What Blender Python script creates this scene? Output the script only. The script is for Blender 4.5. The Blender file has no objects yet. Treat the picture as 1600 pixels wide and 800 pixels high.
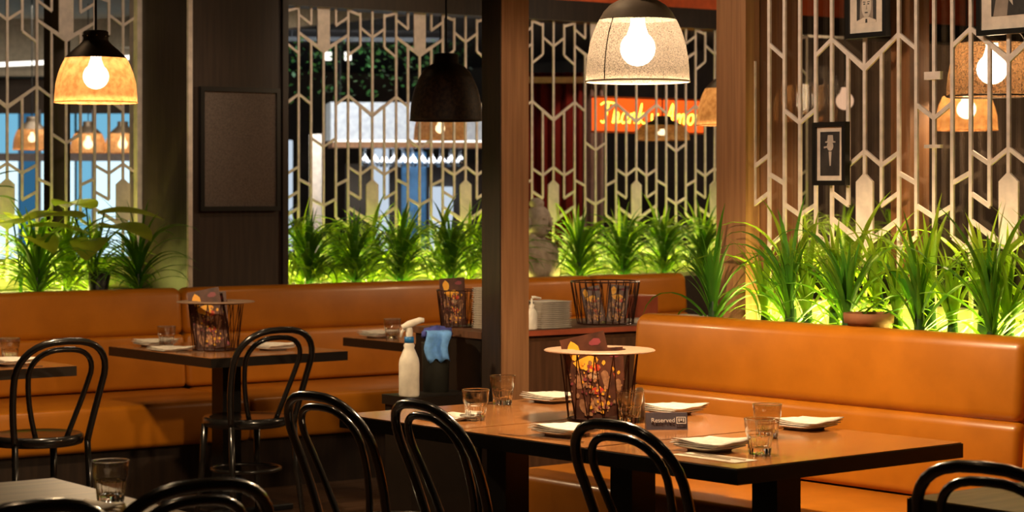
import bpy, bmesh, math, random
from mathutils import Vector, Matrix
R = math.radians
rnd = random.Random(7)
scn = bpy.context.scene
COL = scn.collection

# ------------------------------------------------------------------ camera, world, exposure
cam_d = bpy.data.cameras.new('camera')
cam = bpy.data.objects.new('camera', cam_d); COL.objects.link(cam)
cam.location = (0, 0, 1.5); cam.rotation_euler = (R(90), 0, R(-36))
cam_d.sensor_width = 36; cam_d.lens = 76.5; cam_d.shift_y = -105 / 1600
cam_d.clip_end = 200
cam_d.dof.use_dof = True; cam_d.dof.focus_distance = 7.2; cam_d.dof.aperture_fstop = 5.6
scn.camera = cam
scn.view_settings.view_transform = 'Standard'; scn.view_settings.look = 'None'
scn.view_settings.gamma = 1; scn.view_settings.use_curve_mapping = False
scn.view_settings.exposure = 0.62
scn.cycles.max_bounces = 14; scn.cycles.transmission_bounces = 14; scn.cycles.transparent_max_bounces = 24
scn.cycles.sample_clamp_indirect = 6
w = bpy.data.worlds.new('world'); scn.world = w; w.use_nodes = True
w.node_tree.nodes['Background'].inputs[0].default_value = (1.0, .75, .5, 1)
w.node_tree.nodes['Background'].inputs[1].default_value = 0.007

def light(name, kind, loc, power, color, rot=(0, 0, 0), **kw):
    l = bpy.data.lights.new(name, kind); l.energy = power; l.color = color
    for k, v in kw.items(): setattr(l, k, v)
    o = bpy.data.objects.new(name, l); o.location = loc; o.rotation_euler = rot; COL.objects.link(o); return o
WARM = (1.0, .66, .36)
# unseen downlights assumed over the tables, added as bare spots (dim, warm)
DL = [(4.0, 4.6, 8, 1.0), (4.2, 5.8, 12, 1.0), (5.0, 8.9, 15, 1.2), (3.6, 8.7, 7, 1.2), (6.4, 9.1, 12, 1.1),
      (2.2, 4.2, 12, 1.0), (4.4, 3.2, 6, 1.0), (3.2, 6.3, 14, 1.2), (7.6, 9.3, 10, 1.2)]
for x, y, p, a in DL:
    light('unseen_downlight', 'SPOT', (x, y, 2.86), p, WARM, spot_size=R(95), spot_blend=.8, shadow_soft_size=.06)
# LED strips laid along the planters
LED = (1.0, .92, .20)
def strip_light(x, y, z, length, rotz, power, up, spread):
    light('planter_strip', 'AREA', (x, y, z), power, LED, (R(90 + up), 0, R(rotz)), shape='RECTANGLE', size=length, size_y=.05, spread=R(spread))
for x, ln, p in ((4.7, .95, 9), (6.98, 1.8, 17), (9.6, 3.0, 22)):
    strip_light(x, 11.06, .97, ln, 180, p * 1.0, 42, 150)        # behind the plants, shining through them
    strip_light(x, 10.56, .915, ln, 0, p * .22, 6, 70)           # front lip, onto the low back board
strip_light(5.715, 5.4, .95, 2.0, 90, 15, 58, 130)
strip_light(5.60, 5.6, .92, 1.6, -90, 1.2, 8, 80)
# unseen fill spots added at ceiling height for the screens and the post
def wash(x, y, tx, ty, tz, power, deg=70):
    d = Vector((tx - x, ty - y, tz - 2.86))
    light('fill_spot', 'SPOT', (x, y, 2.86), power, (1, .78, .56), d.to_track_quat('-Z', 'Y').to_euler(), spot_size=R(deg), spot_blend=.7, shadow_soft_size=.2)
for x, p in ((4.6, 60), (6.6, 75), (8.3, 75), (9.6, 60)): wash(x, 8.8, x + .3, 11.1, 1.95, p, 58)
for yy in (6.5, 5.9, 5.3, 4.7): wash(3.9, yy, 5.75, yy, 2.0, 46, 44)
wash(4.6, 5.9, 5.35, 7.34, 1.6, 70, 40); wash(5.0, 8.9, 5.75, 10.44, 1.75, 22, 40)

# ------------------------------------------------------------------ materials
MATS = {}
def nodes(name):
    m = bpy.data.materials.new(name); m.use_nodes = True
    nt = m.node_tree; b = nt.nodes['Principled BSDF']
    return m, nt, b, nt.nodes['Material Output']
def mix_noise(nt, b, c1, c2, scale, detail=4, stretch=(1, 1, 1), rough=None, bump=0, lo=.35, hi=.65):
    tc = nt.nodes.new('ShaderNodeTexCoord'); mp = nt.nodes.new('ShaderNodeMapping'); mp.inputs['Scale'].default_value = stretch
    n = nt.nodes.new('ShaderNodeTexNoise'); n.inputs['Scale'].default_value = scale; n.inputs['Detail'].default_value = detail
    nt.links.new(tc.outputs['Object'], mp.inputs[0]); nt.links.new(mp.outputs[0], n.inputs['Vector'])
    r = nt.nodes.new('ShaderNodeValToRGB'); r.color_ramp.elements[0].position = lo; r.color_ramp.elements[1].position = hi
    r.color_ramp.elements[0].color = (*c1, 1); r.color_ramp.elements[1].color = (*c2, 1)
    nt.links.new(n.outputs['Fac'], r.inputs[0])
    if b: nt.links.new(r.outputs[0], b.inputs['Base Color'])
    if bump and b:
        bp = nt.nodes.new('ShaderNodeBump'); bp.inputs['Strength'].default_value = bump; bp.inputs['Distance'].default_value = .004
        nt.links.new(n.outputs['Fac'], bp.inputs['Height']); nt.links.new(bp.outputs[0], b.inputs['Normal'])
    return r
def plain(name, c, rough=.5, metal=0, c2=None, scale=20, bump=0, stretch=(1, 1, 1), coat=0, spec=.5, ior=1.5):
    m, nt, b, out = nodes(name)
    b.inputs['Roughness'].default_value = rough; b.inputs['Metallic'].default_value = metal
    b.inputs['Coat Weight'].default_value = coat; b.inputs['Coat Roughness'].default_value = .12
    c2 = c2 or tuple(min(1, v * 1.25) for v in c)
    mix_noise(nt, b, c, c2, scale, bump=bump, stretch=stretch)
    b.inputs['Specular IOR Level'].default_value = spec; b.inputs['IOR'].default_value = ior
    MATS[name] = m; return m
def emit(name, c, s):
    m, nt, b, out = nodes(name); nt.nodes.remove(b)
    e = nt.nodes.new('ShaderNodeEmission'); e.inputs[0].default_value = (*c, 1); e.inputs[1].default_value = s
    nt.links.new(e.outputs[0], out.inputs[0]); MATS[name] = m; return m
def leafmat(name, c1, c2, tr, k=.5):
    m, nt, b, out = nodes(name)
    b.inputs['Roughness'].default_value = .38
    mix_noise(nt, b, c1, c2, 9)
    t = nt.nodes.new('ShaderNodeBsdfTranslucent'); t.inputs[0].default_value = (*tr, 1)
    mx = nt.nodes.new('ShaderNodeMixShader'); mx.inputs[0].default_value = k
    nt.links.new(b.outputs[0], mx.inputs[1]); nt.links.new(t.outputs[0], mx.inputs[2]); nt.links.new(mx.outputs[0], out.inputs[0])
    MATS[name] = m; return m
def shade(name, c, c2, trans, clear, scale, hole=None):
    """thin lamp shade: diffuse + translucent, with clear perforations"""
    m, nt, b, out = nodes(name)
    b.inputs['Roughness'].default_value = .6
    r = mix_noise(nt, b, c, c2, scale, detail=2)
    t = nt.nodes.new('ShaderNodeBsdfTranslucent'); nt.links.new(r.outputs[0], t.inputs[0])
    mx = nt.nodes.new('ShaderNodeMixShader'); mx.inputs[0].default_value = trans
    nt.links.new(b.outputs[0], mx.inputs[1]); nt.links.new(t.outputs[0], mx.inputs[2])
    last = mx
    if clear > 0:
        tp = nt.nodes.new('ShaderNodeBsdfTransparent'); m2 = nt.nodes.new('ShaderNodeMixShader')
        if hole:
            v = nt.nodes.new('ShaderNodeTexVoronoi'); v.inputs['Scale'].default_value = hole
            tc = nt.nodes.new('ShaderNodeTexCoord'); nt.links.new(tc.outputs['Object'], v.inputs['Vector'])
            mt = nt.nodes.new('ShaderNodeMath'); mt.operation = 'LESS_THAN'; mt.inputs[1].default_value = clear
            nt.links.new(v.outputs['Distance'], mt.inputs[0]); nt.links.new(mt.outputs[0], m2.inputs[0])
        else: m2.inputs[0].default_value = clear
        nt.links.new(last.outputs[0], m2.inputs[1]); nt.links.new(tp.outputs[0], m2.inputs[2]); last = m2
    nt.links.new(last.outputs[0], out.inputs[0]); MATS[name] = m; return m
def glassmat(name, rough=.0, tint=(1, 1, 1), thin=False, refl=1.0):
    m, nt, b, out = nodes(name)
    if thin:                                     # flat pane: clear, mirrored by Fresnel
        nt.nodes.remove(b)
        tp = nt.nodes.new('ShaderNodeBsdfTransparent'); tp.inputs[0].default_value = (*tint, 1)
        g = nt.nodes.new('ShaderNodeBsdfGlossy'); g.inputs['Roughness'].default_value = rough
        lw = nt.nodes.new('ShaderNodeLayerWeight'); lw.inputs[0].default_value = .5
        pw = nt.nodes.new('ShaderNodeMath'); pw.operation = 'POWER'; pw.inputs[1].default_value = 4; nt.links.new(lw.outputs['Facing'], pw.inputs[0])
        f = nt.nodes.new('ShaderNodeMath'); f.operation = 'MULTIPLY_ADD'; f.inputs[1].default_value = .9 * refl; f.inputs[2].default_value = .05 * refl
        nt.links.new(pw.outputs[0], f.inputs[0])
        mx = nt.nodes.new('ShaderNodeMixShader')
        nt.links.new(f.outputs[0], mx.inputs[0]); nt.links.new(tp.outputs[0], mx.inputs[1]); nt.links.new(g.outputs[0], mx.inputs[2])
        nt.links.new(mx.outputs[0], out.inputs[0])
    else:
        b.inputs['Transmission Weight'].default_value = 1; b.inputs['Roughness'].default_value = rough
        b.inputs['IOR'].default_value = 1.45; b.inputs['Base Color'].default_value = (*tint, 1)
    MATS[name] = m; return m

plain('leather', (.42, .135, .005), .36, c2=(.50, .165, .008), scale=7, bump=.12, coat=.15)
plain('leather_dark', (.10, .04, .012), .5)
plain('dark_wood', (.020, .012, .008), .45, c2=(.035, .02, .012), scale=6, stretch=(8, 8, .6))
plain('pillar_wood', (.034, .019, .012), .5, c2=(.052, .030, .018), scale=6, stretch=(9, 9, .5))
plain('post_wood', (.30, .135, .055), .5, c2=(.42, .20, .085), scale=5, stretch=(12, 12, .5), bump=.15)
plain('cabinet_wood', (.10, .044, .020), .45, c2=(.15, .066, .030), scale=5, stretch=(10, 10, .6))
plain('table_wood', (.32, .125, .034), .17, c2=(.46, .19, .054), scale=5, stretch=(1.0, 9, 9), coat=.5)
plain('table_edge', (.012, .009, .007), .35)
plain('old_table', (.13, .085, .025), .4, c2=(.19, .125, .04), scale=4, stretch=(1.2, 9, 9), ior=1.12)
plain('black_iron', (.010, .010, .010), .4, .3)
plain('chair_black', (.010, .009, .008), .24, c2=(.013, .011, .010), coat=.6)
plain('wire_metal', (.05, .018, .012), .35, .6)
plain('pale_wood', (.27, .165, .105), .5, c2=(.34, .215, .14), scale=8, stretch=(1, 12, 1))
plain('lattice_white', (.74, .62, .53), .55)
plain('porcelain', (.62, .56, .48), .25)
plain('napkin', (.64, .59, .51), .8, bump=.2, scale=60)
plain('paper', (.70, .60, .46), .85)
plain('plastic_white', (.80, .74, .62), .4)
plain('plastic_blue', (.02, .16, .42), .4)
plain('cloth_blue', (.13, .33, .72), .85, bump=.4, scale=50)
plain('cloth_navy', (.06, .07, .30), .85)
plain('steel', (.55, .5, .45), .22, 1)
plain('stone', (.33, .26, .20), .9, c2=(.50, .41, .33), scale=25, bump=.6)
plain('terracotta', (.20, .075, .028), .8)
plain('soil', (.03, .02, .012), 1)
plain('planter', (.03, .02, .014), .6)
plain('cream_board', (.50, .46, .24), .7)
plain('floor', (.060, .032, .018), .38, c2=(.10, .052, .028), scale=4, stretch=(1, 9, 1))
plain('ceiling', (.035, .022, .016), .9)
plain('ceiling_pale', (.42, .34, .24), .9)
plain('red_wall', (.62, .10, .02), .7)
plain('red_curtain', (.16, .012, .010), .9)
plain('dark_room', (.05, .034, .024), .8, c2=(.10, .066, .045), scale=2)
plain('grey_column', (.24, .20, .20), .7)
plain('board_mesh', (.12, .09, .07), .85, c2=(.21, .16, .125), scale=180)
plain('frame_black', (.008, .007, .006), .35)
plain('mat_card', (.72, .60, .48), .9)
plain('photo_dark', (.022, .018, .015), .6, c2=(.06, .05, .042), scale=14)
plain('photo_mid', (.26, .20, .155), .7, c2=(.40, .31, .24), scale=12)
plain('photo_light', (.60, .50, .40), .7)
plain('sign_grey', (.085, .070, .088), .4)
plain('white_ink', (.72, .66, .62), .6)
plain('menu_dark', (.05, .02, .014), .35, c2=(.13, .045, .025), scale=16)
plain('menu_orange', (.85, .34, .02), .45, c2=(.9, .50, .05), scale=22)
plain('menu_red', (.52, .05, .02), .45)
plain('menu_mid', (.22, .09, .04), .45, c2=(.40, .20, .10), scale=60)
plain('menu_pale', (.60, .32, .14), .45, c2=(.34, .10, .04), scale=50)
plain('menu_wine', (.22, .04, .05), .45)
plain('menu_cream', (.66, .50, .34), .45, c2=(.30, .13, .06), scale=30)
plain('cap_metal', (.05, .035, .022), .45, .5)
plain('cap_grey', (.42, .35, .29), .55)
plain('blue_panel', (.03, .12, .24), .6)
plain('white_panel', (.78, .80, .84), .7)
plain('shelf_red', (.40, .09, .04), .4)
plain('bin_grey', (.040, .040, .032), .5)
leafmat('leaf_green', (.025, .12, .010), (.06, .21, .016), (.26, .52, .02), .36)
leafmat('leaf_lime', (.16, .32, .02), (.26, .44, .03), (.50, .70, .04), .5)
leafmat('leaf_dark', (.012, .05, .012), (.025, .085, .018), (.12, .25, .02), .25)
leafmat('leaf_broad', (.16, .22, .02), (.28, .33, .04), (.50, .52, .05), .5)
shade('shade_amber', (.46, .21, .065), (.70, .38, .14), .52, .15, 38)
shade('shade_pale', (.12, .09, .07), (.56, .45, .37), .36, .32, 280)
shade('shade_dark', (.020, .012, .008), (.07, .036, .018), .12, .12, 60, hole=90)
shade('shade_rattan', (.10, .045, .018), (.46, .24, .10), .40, .28, 150)
emit('bulb', (1.0, .78, .50), 26)
emit('bulb_amber', (1.0, .76, .48), 24)
emit('bulb_far', (1.0, .72, .40), 9)
emit('led', (1.0, .88, .25), 1.6)
emit('neon_yellow', (1.0, .72, .06), 3.2)
emit('neon_red', (1.0, .10, .01), 1.0)
emit('window_white', (.66, .90, 1.0), .85)
emit('window_cyan', (.22, .58, .82), .55)
emit('window_blue', (.04, .16, .30), .5)
emit('cove', (1.0, .96, .86), 1.4)
emit('cove_cool', (.80, .88, 1.0), .55)
glassmat('glass'); glassmat('pane', .0, (.93, .90, .86), thin=True)
glassmat('tumbler_wall', .05, (.97, .96, .94), thin=True, refl=2.2)
glassmat('bottle_plastic', .25, (.95, .92, .85))

# ------------------------------------------------------------------ mesh helpers
class MB:
    def __init__(s): s.v = []; s.f = []; s.m = []; s.mi = 0
    def add(s, vs, fs):
        b = len(s.v); s.v += [tuple(v) for v in vs]
        for f in fs: s.f.append(tuple(i + b for i in f)); s.m.append(s.mi)
        return s
    def box(s, x0, y0, z0, x1, y1, z1):
        vs = [(x, y, z) for z in (z0, z1) for y in (y0, y1) for x in (x0, x1)]
        return s.add(vs, [(0, 2, 3, 1), (4, 5, 7, 6), (0, 1, 5, 4), (2, 6, 7, 3), (0, 4, 6, 2), (1, 3, 7, 5)])
    def prism(s, poly, d0, d1, fn=lambda u, v, w: (u, w, v)):
        n = len(poly)
        vs = [fn(u, v, d0) for u, v in poly] + [fn(u, v, d1) for u, v in poly]
        return s.add(vs, [tuple(range(n)), tuple(range(2 * n - 1, n - 1, -1))] + [(i + n, (i + 1) % n + n, (i + 1) % n, i) for i in range(n)])
    def lathe(s, prof, n=24, cx=0, cy=0, cz=0, flute=None):
        vs = []
        for j, (r, z) in enumerate(prof):
            for i in range(n):
                a = 2 * math.pi * i / n; rr = r * (flute(i, j) if flute else 1)
                vs.append((cx + rr * math.cos(a), cy + rr * math.sin(a), cz + z))
        fs = [(j * n + i, j * n + (i + 1) % n, (j + 1) * n + (i + 1) % n, (j + 1) * n + i) for j in range(len(prof) - 1) for i in range(n)]
        return s.add(vs, fs)
    def tube(s, pts, r, n=8, closed=False, caps=True):
        pts = [Vector(p) for p in pts]; k = len(pts); vs = []
        rs = r if isinstance(r, (list, tuple)) else [r] * k
        t0 = (pts[1] - pts[0]).normalized()
        up = Vector((0, 0, 1)) if abs(t0.z) < .9 else Vector((1, 0, 0))
        nrm = (up - t0 * up.dot(t0)).normalized()
        for i in range(k):
            if closed: t = pts[(i + 1) % k] - pts[i - 1]
            else: t = pts[min(i + 1, k - 1)] - pts[max(i - 1, 0)]
            t.normalize()
            nrm = (nrm - t * nrm.dot(t)).normalized(); b = t.cross(nrm)
            for j in range(n):
                a = 2 * math.pi * j / n
                vs.append(pts[i] + (nrm * math.cos(a) + b * math.sin(a)) * rs[i])
        fs = []
        for i in range(k if closed else k - 1):
            i2 = (i + 1) % k
            for j in range(n): fs.append((i * n + j, i * n + (j + 1) % n, i2 * n + (j + 1) % n, i2 * n + j))
        if caps and not closed: fs += [tuple(range(n - 1, -1, -1)), tuple((k - 1) * n + j for j in range(n))]
        return s.add(vs, fs)
    def sphere(s, c, r, n=16, m=10, sq=(1, 1, 1)):
        vs = []
        for j in range(m + 1):
            p = math.pi * j / m - math.pi / 2
            for i in range(n):
                a = 2 * math.pi * i / n
                vs.append((c[0] + r * sq[0] * math.cos(p) * math.cos(a), c[1] + r * sq[1] * math.cos(p) * math.sin(a), c[2] + r * sq[2] * math.sin(p)))
        return s.add(vs, [(j * n + i, j * n + (i + 1) % n, (j + 1) * n + (i + 1) % n, (j + 1) * n + i) for j in range(m) for i in range(n)])
    def mesh(s, name, smooth=False):
        me = bpy.data.meshes.new(name); me.from_pydata(s.v, [], s.f)
        me.polygons.foreach_set('material_index', s.m)
        if smooth: me.polygons.foreach_set('use_smooth', [True] * len(s.f))
        me.validate(); me.update(); return me
    def build(s, name, mat, parent=None, smooth=False, loc=(0, 0, 0), rotz=0):
        return put(name, s.mesh(name, smooth), mat, parent, loc, rotz)
def put(name, me, mat, parent=None, loc=(0, 0, 0), rotz=0):
    if mat and not me.materials:
        for m in ([mat] if isinstance(mat, str) else mat): me.materials.append(MATS[m])
    o = bpy.data.objects.new(name, me); COL.objects.link(o); o.parent = parent
    o.location = loc; o.rotation_euler = (0, 0, rotz); return o
def smooth_by_angle(me, ang=40):
    me.polygons.foreach_set('use_smooth', [True] * len(me.polygons))
    me.set_sharp_from_angle(angle=R(ang))
def rbox(name, dims, bev, mat, parent=None, loc=(0, 0, 0), rotz=0, seg=3, puff=0):
    """box from corner to corner with rounded edges"""
    x0, y0, z0, x1, y1, z1 = dims
    bm = bmesh.new(); bmesh.ops.create_cube(bm, size=1)
    for v in bm.verts:
        v.co = Vector(((x0 + x1) / 2 + v.co.x * (x1 - x0), (y0 + y1) / 2 + v.co.y * (y1 - y0), (z0 + z1) / 2 + v.co.z * (z1 - z0)))
    bmesh.ops.bevel(bm, geom=list(bm.edges), offset=bev, segments=seg, profile=.5, affect='EDGES')
    me = bpy.data.meshes.new(name); bm.to_mesh(me); bm.free(); smooth_by_angle(me, 50)
    return put(name, me, mat, parent, loc, rotz)
def tag(o, label, cat, group=None, kind=None):
    if label: o['label'] = label
    if cat: o['category'] = cat
    if group: o['group'] = group
    if kind: o['kind'] = kind
    return o
def thing(name, label, cat, loc=(0, 0, 0), rotz=0, group=None):
    o = bpy.data.objects.new(name, None); COL.objects.link(o); o.empty_display_size = .1
    o.location = loc; o.rotation_euler = (0, 0, rotz); return tag(o, label, cat, group)
def struct(o): o['kind'] = 'structure'; return o
KIDS = {}
def copy_tree(o, parent=None):
    c = o.copy(); COL.objects.link(c); c.parent = parent
    for ch in o.children: copy_tree(ch, c)
    return c
PROTO = {}
def instance(key, maker, label, loc, rotz=0, group=None):
    """first call builds the thing, later calls copy it with its parts"""
    if key not in PROTO: PROTO[key] = r = maker()
    else: r = copy_tree(PROTO[key])
    r.location = loc; r.rotation_euler = (0, 0, rotz); r['label'] = label
    if group: r['group'] = group
    return r

# ------------------------------------------------------------------ room shell
def plank_floor():
    b = MB().box(-1, -1, -.1, 26, 24, -.006); f = struct(b.build('floor', 'soil'))
    me = MB().box(0, 0, -.006, 1.18, .138, 0).mesh('plank')
    k = 0
    for j in range(22):
        for i in range(7):
            k += 1
            put('plank', me, 'floor', f, (2.6 + i * 1.184 - (j % 3) * .37, 6.9 + j * .142, 0))
    me2 = MB().box(0, 0, -.006, 30, .138, 0)
    big = MB()
    for j in range(56): big.box(-1, -1.05 + j * .142, -.006, 26, -1.05 + j * .142 + .138, 0)
    big.mesh('x')
    o = MB()
    for j in range(55): o.box(-1, -1 + j * .142, -.006, 26, -1 + j * .142 + .138, -.001)
    o = o.build('floorboards', 'floor', f); o['kind'] = 'stuff'
plank_floor()
struct(MB().box(-1, -1, 2.9, 26, 11.25, 3.0).build('ceiling', 'ceiling'))
struct(MB().box(9.6, 11.25, 2.95, 26, 24, 3.05).build('ceiling_bar', 'ceiling'))
struct(MB().box(3, 11.25, 3.2, 9.6, 24, 3.3).build('ceiling_arcade', 'ceiling_pale'))
struct(MB().box(9.55, 11.25, 2.9, 9.65, 24, 3.3).build('trim_1', 'ceiling_pale'))
struct(MB().box(2.9, 10.0, 0, 3.0, 24, 3.3).build('wall_left', 'dark_room'))
struct(MB().box(3, 23.2, 0, 26, 23.3, 3.3).build('wall_far', 'dark_room'))
# low wall, header and posts that carry the back lattice
struct(MB().box(3, 11.14, 0, 15, 11.2, 1.12).build('wall_back', 'cream_board'))
struct(MB().box(5.35, 11.0, 2.57, 15, 11.2, 2.70).build('trim_2', 'dark_wood'))
struct(MB().box(3, 11.0, 2.62, 5.35, 11.2, 2.9).build('trim_3', 'dark_wood'))
struct(MB().box(5.35, 11.02, 2.70, 15, 11.18, 2.9).build('wall_header', 'red_wall'))
# pillar between the first two bays
pil = struct(MB().box(5.46, 10.45, 0, 6.04, 11.02, 2.9).build('wall_pillar', 'pillar_wood'))
MB().box(5.445, 10.44, .9, 5.47, 10.46, 2.9).build('corner_strip', 'mat_card', pil)  # pale colour stands in for the light along this pillar edge
MB().box(6.02, 10.43, .9, 6.055, 10.46, 2.9).build('corner_strip', 'dark_wood', pil)
# end post of the back lattice's first bay, and a mullion behind it
struct(MB().box(5.435, 11.03, .9, 5.475, 11.13, 2.62).build('trim_4', 'lattice_white'))
struct(MB().box(5.05, 11.32, 0, 5.165, 11.42, 3.2).build('trim_5', 'pillar_wood'))
# wooden post at the service counter
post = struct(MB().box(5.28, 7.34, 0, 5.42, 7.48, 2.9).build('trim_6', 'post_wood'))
MB().box(5.274, 7.345, .2, 5.281, 7.475, 2.9).build('shaded_side', 'dark_wood', post)  # dark sheet paints shade onto the post's left face
# right partition: end post, second post, sill, top rail, glass
struct(MB().box(5.68, 6.28, 0, 5.97, 6.45, 2.9).build('trim_7', 'post_wood'))
struct(MB().box(5.80, 5.53, 0, 5.9, 5.625, 2.9).build('trim_8', 'post_wood'))
struct(MB().box(5.74, 2.6, 0, 5.80, 6.28, 1.08).build('wall_right', 'cream_board'))
win = struct(MB().box(5.752, 2.6, 1.08, 5.758, 6.28, 2.62).build('window_1', 'pane'))
MB().box(5.735, 2.6, 2.62, 5.775, 6.28, 2.68).build('window_frame', 'dark_wood', win)
struct(MB().box(5.70, 2.6, 2.68, 5.84, 6.28, 2.9).build('wall_header_right', 'dark_wood'))

# ------------------------------------------------------------------ lattice screens
S = .0853
VB = {  # vertical bars of one period, bar index -> spans (top None = screen top)
    0: [(1.0, 2.31)], 1: [(2.47, None), (1.33, 2.37)], 2: [(1.0, None)], 3: [(2.354, 2.555), (1.44, 1.995)],
    4: [(1.0, 1.31), (1.55, 1.64), (1.64, None)], 5: [(2.354, 2.555), (1.44, 1.995)], 6: [(1.0, None)], 7: [(2.47, None), (1.33, 2.37)]}
DG = [(2, 2.418, 0, 2.315, 1.6), (2, 2.524, 1, 2.47, 1), (3, 2.354, 2, 2.296, 1), (3, 2.54, 2, 2.565, 1), (4, 2.41, 3, 2.465, 1),
      (2, 2.057, 4, 1.94, 1.5), (2, 2.057, 1, 2.0, 1), (1, 1.80, 0, 1.75, 1), (2, 1.63, 3, 1.585, 1), (3, 1.585, 4, 1.638, 1),
      (1, 1.52, 2, 1.557, 1), (2, 1.485, 3, 1.44, 1), (0, 1.40, 1, 1.44, 1), (2, 1.39, 4, 1.292, 1.6), (1, 1.33, 2, 1.28, 1)]
LW, LT = .0148, .009
LM = {}
def lmesh(key, poly):
    if key not in LM: LM[key] = MB().prism(poly, -LT / 2, LT / 2).mesh('bar')
    return LM[key]
def lattice(label, loc, rotz, n0, n1, ztop, skip=()):
    t = thing('lattice_screen', label, 'screen', loc, rotz)
    h = LW / 2
    for n in range(n0, n1 + 1):
        k = n % 8
        for a, b in VB[k]:
            b = b or ztop
            if b > ztop: b = ztop
            put('bar', lmesh(('v', a, b), [(-h, a), (h, a), (h, b), (-h, b)]), 'lattice_white', t, (n * S, 0, 0))
        if k == 0:
            put('block', lmesh(('tb', ztop), [(0, 2.30), (S / 2, 2.34), (S / 2, ztop), (-S / 2, ztop), (-S / 2, 2.34)]), 'lattice_white', t, (n * S, 0, 0))
        if k == 4:
            put('block', lmesh('bb', [(0, 1.29), (S / 2, 1.33), (S / 2, 1.525), (0, 1.56), (-S / 2, 1.525), (-S / 2, 1.33)]), 'lattice_white', t, (n * S, 0, 0))
    for p in range((n0 - 8) // 8, n1 // 8 + 1):
        for i, (a, za, b, zb, wd) in enumerate(DG):
            for sg in (1, -1):
                na, nb = p * 8 + (a if sg > 0 else 8 - a), p * 8 + (b if sg > 0 else 8 - b)
                if min(na, nb) < n0 or max(na, nb) > n1: continue
                hh = h * 1.18
                xa, xb = (a * S, b * S) if sg > 0 else ((8 - a) * S, (8 - b) * S)
                poly = [(xa, za - hh), (xb, zb - hh * wd), (xb, zb + hh * wd), (xa, za + hh)]
                if xa > xb: poly = poly[::-1]
                put('chevron', lmesh(('d', i, sg), poly), 'lattice_white', t, (p * 8 * S, sg * .0004, 0))
    return t
lattice('pale lattice screen in the window bay left of the dark pillar', (5.03, 11.08, 0), 0, -20, 5, 2.60)
lattice('long pale lattice screen running from the dark pillar past the stone bust', (6.67, 11.08, 0), 0, -6, 46, 2.575)
lr = lattice('pale lattice screen on the right glass partition with framed portraits', (5.728, 5.019, 0), R(-90), -11, 20, 2.62)
# block centre px 1577 is bar index 4 -> shift
lr.location.y = 5.003 + 4 * S
for z, hh in ((1.90, .014), (1.65, .006)):
    put('bracket', MB().box(-.038, -.012, z - hh, .038, .004, z + hh).mesh('bracket'), 'lattice_white', lr, (0, 0, 0))

# ------------------------------------------------------------------ benches
def bench(name, label, loc, rotz, segs, ztop, depth=.60, cat='bench'):
    """local X along the bench, front towards -Y, backrest face at y=0"""
    t = thing(name, label, cat, loc, rotz)
    L0, L1 = segs[0][0], segs[-1][1]
    MB().box(L0 + .01, -depth + .06, 0, L1 - .01, .12, .25).build('plinth', 'dark_wood', t)
    MB().box(L0 + .004, .11, .25, L1 - .004, .20, ztop - .05).build('back_panel', 'leather_dark', t)
    g = .003
    for a, b in segs:
        rbox('seat_cushion', (a + g, -depth, .25, b - g, .06, .462), .028, 'leather', t)
        # two back cushions, both raked a little
        for nm, z0, z1, y0, bev in (('lower_back_cushion', .465, .742, .02, .03), ('upper_back_cushion', .735, ztop, .025, .042)):
            o = rbox(nm, (a + g, y0, z0, b - g, .14, z1), bev, 'leather', t, seg=5)
            for v in o.data.vertices:
                v.co.y += (v.co.z - .46) * .10
    return t
bench('banquette', 'long tan leather banquette under the back lattice behind the left tables', (0, 10.16, 0), 0,
      [(3.3, 5.31), (5.31, 8.05), (8.05, 8.78)], .98, .66)
bench('banquette', 'tan leather banquette at right behind the long table with glasses', (5.285, 6.58, 0), R(-90 + 3.7),
      [(0, 1.87), (1.87, 3.2)], 1.015, .60)

# ------------------------------------------------------------------ tables
def make_table(wx, wy, top, two=True):
    def mk():
        t = thing('dining_table', '', 'table')
        b = MB(); b.box(-wx / 2, -wy / 2, .705, wx / 2, wy / 2, .747); b.mi = 0
        o = b.build('table_edge', 'table_edge', t)
        MB().box(-wx / 2 + .004, -wy / 2 + .004, .747, wx / 2 - .004, wy / 2 - .004, .75).build('tabletop', top, t)
        MB().box(-.05, -.05, .03, .05, .05, .70).build('pedestal', 'black_iron', t)
        MB().box(-.16, -.16, .69, .16, .16, .705).build('mounting_plate', 'black_iron', t)
        rbox('base_plate', (-.22, -.24, 0, .22, .24, .03), .008, 'black_iron', t)
        return t
    return mk
TT = R(3.7)
def table_at(key, mk, label, x, y, rot=TT): return instance(key, mk, label, (x, y, 0), rot)
tb = make_table(.95, .612, 'table_wood')
# long row of three beside the right banquette: centre line from (4.27,6.25) to (4.40,4.43)
for i, lab in enumerate(('dark wooden dining table, far end of the row beside the right banquette',
                         'dark wooden dining table in the row middle under the wire basket',
                         'dark wooden dining table, near end of the row, with stacked napkins and cutlery')):
    d = .315 + i * .616
    table_at('row', tb, lab, 4.268 + .0645 * d, 6.24 - .998 * d)
tw = make_table(.73, .95, 'table_wood')
table_at('left', tw, 'dark wooden dining table with a wire basket before the left banquette', 4.93, 9.07, R(2.5))
table_at('left', tw, 'dark wooden dining table cut by the left edge with a tumbler on it', 3.555, 9.03, R(2.5))
table_at('left', tw, 'dark wooden dining table half hidden behind the spray bottle', 6.17, 8.96, R(2.5))
to = make_table(.98, .80, 'old_table')
table_at('olive', to, 'worn olive brown table at the bottom left corner with one tumbler', 1.87, 4.87, 0)
table_at('olive', to, 'worn olive brown table at the bottom right corner behind a chair', 4.40, 3.345, R(3))

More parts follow.
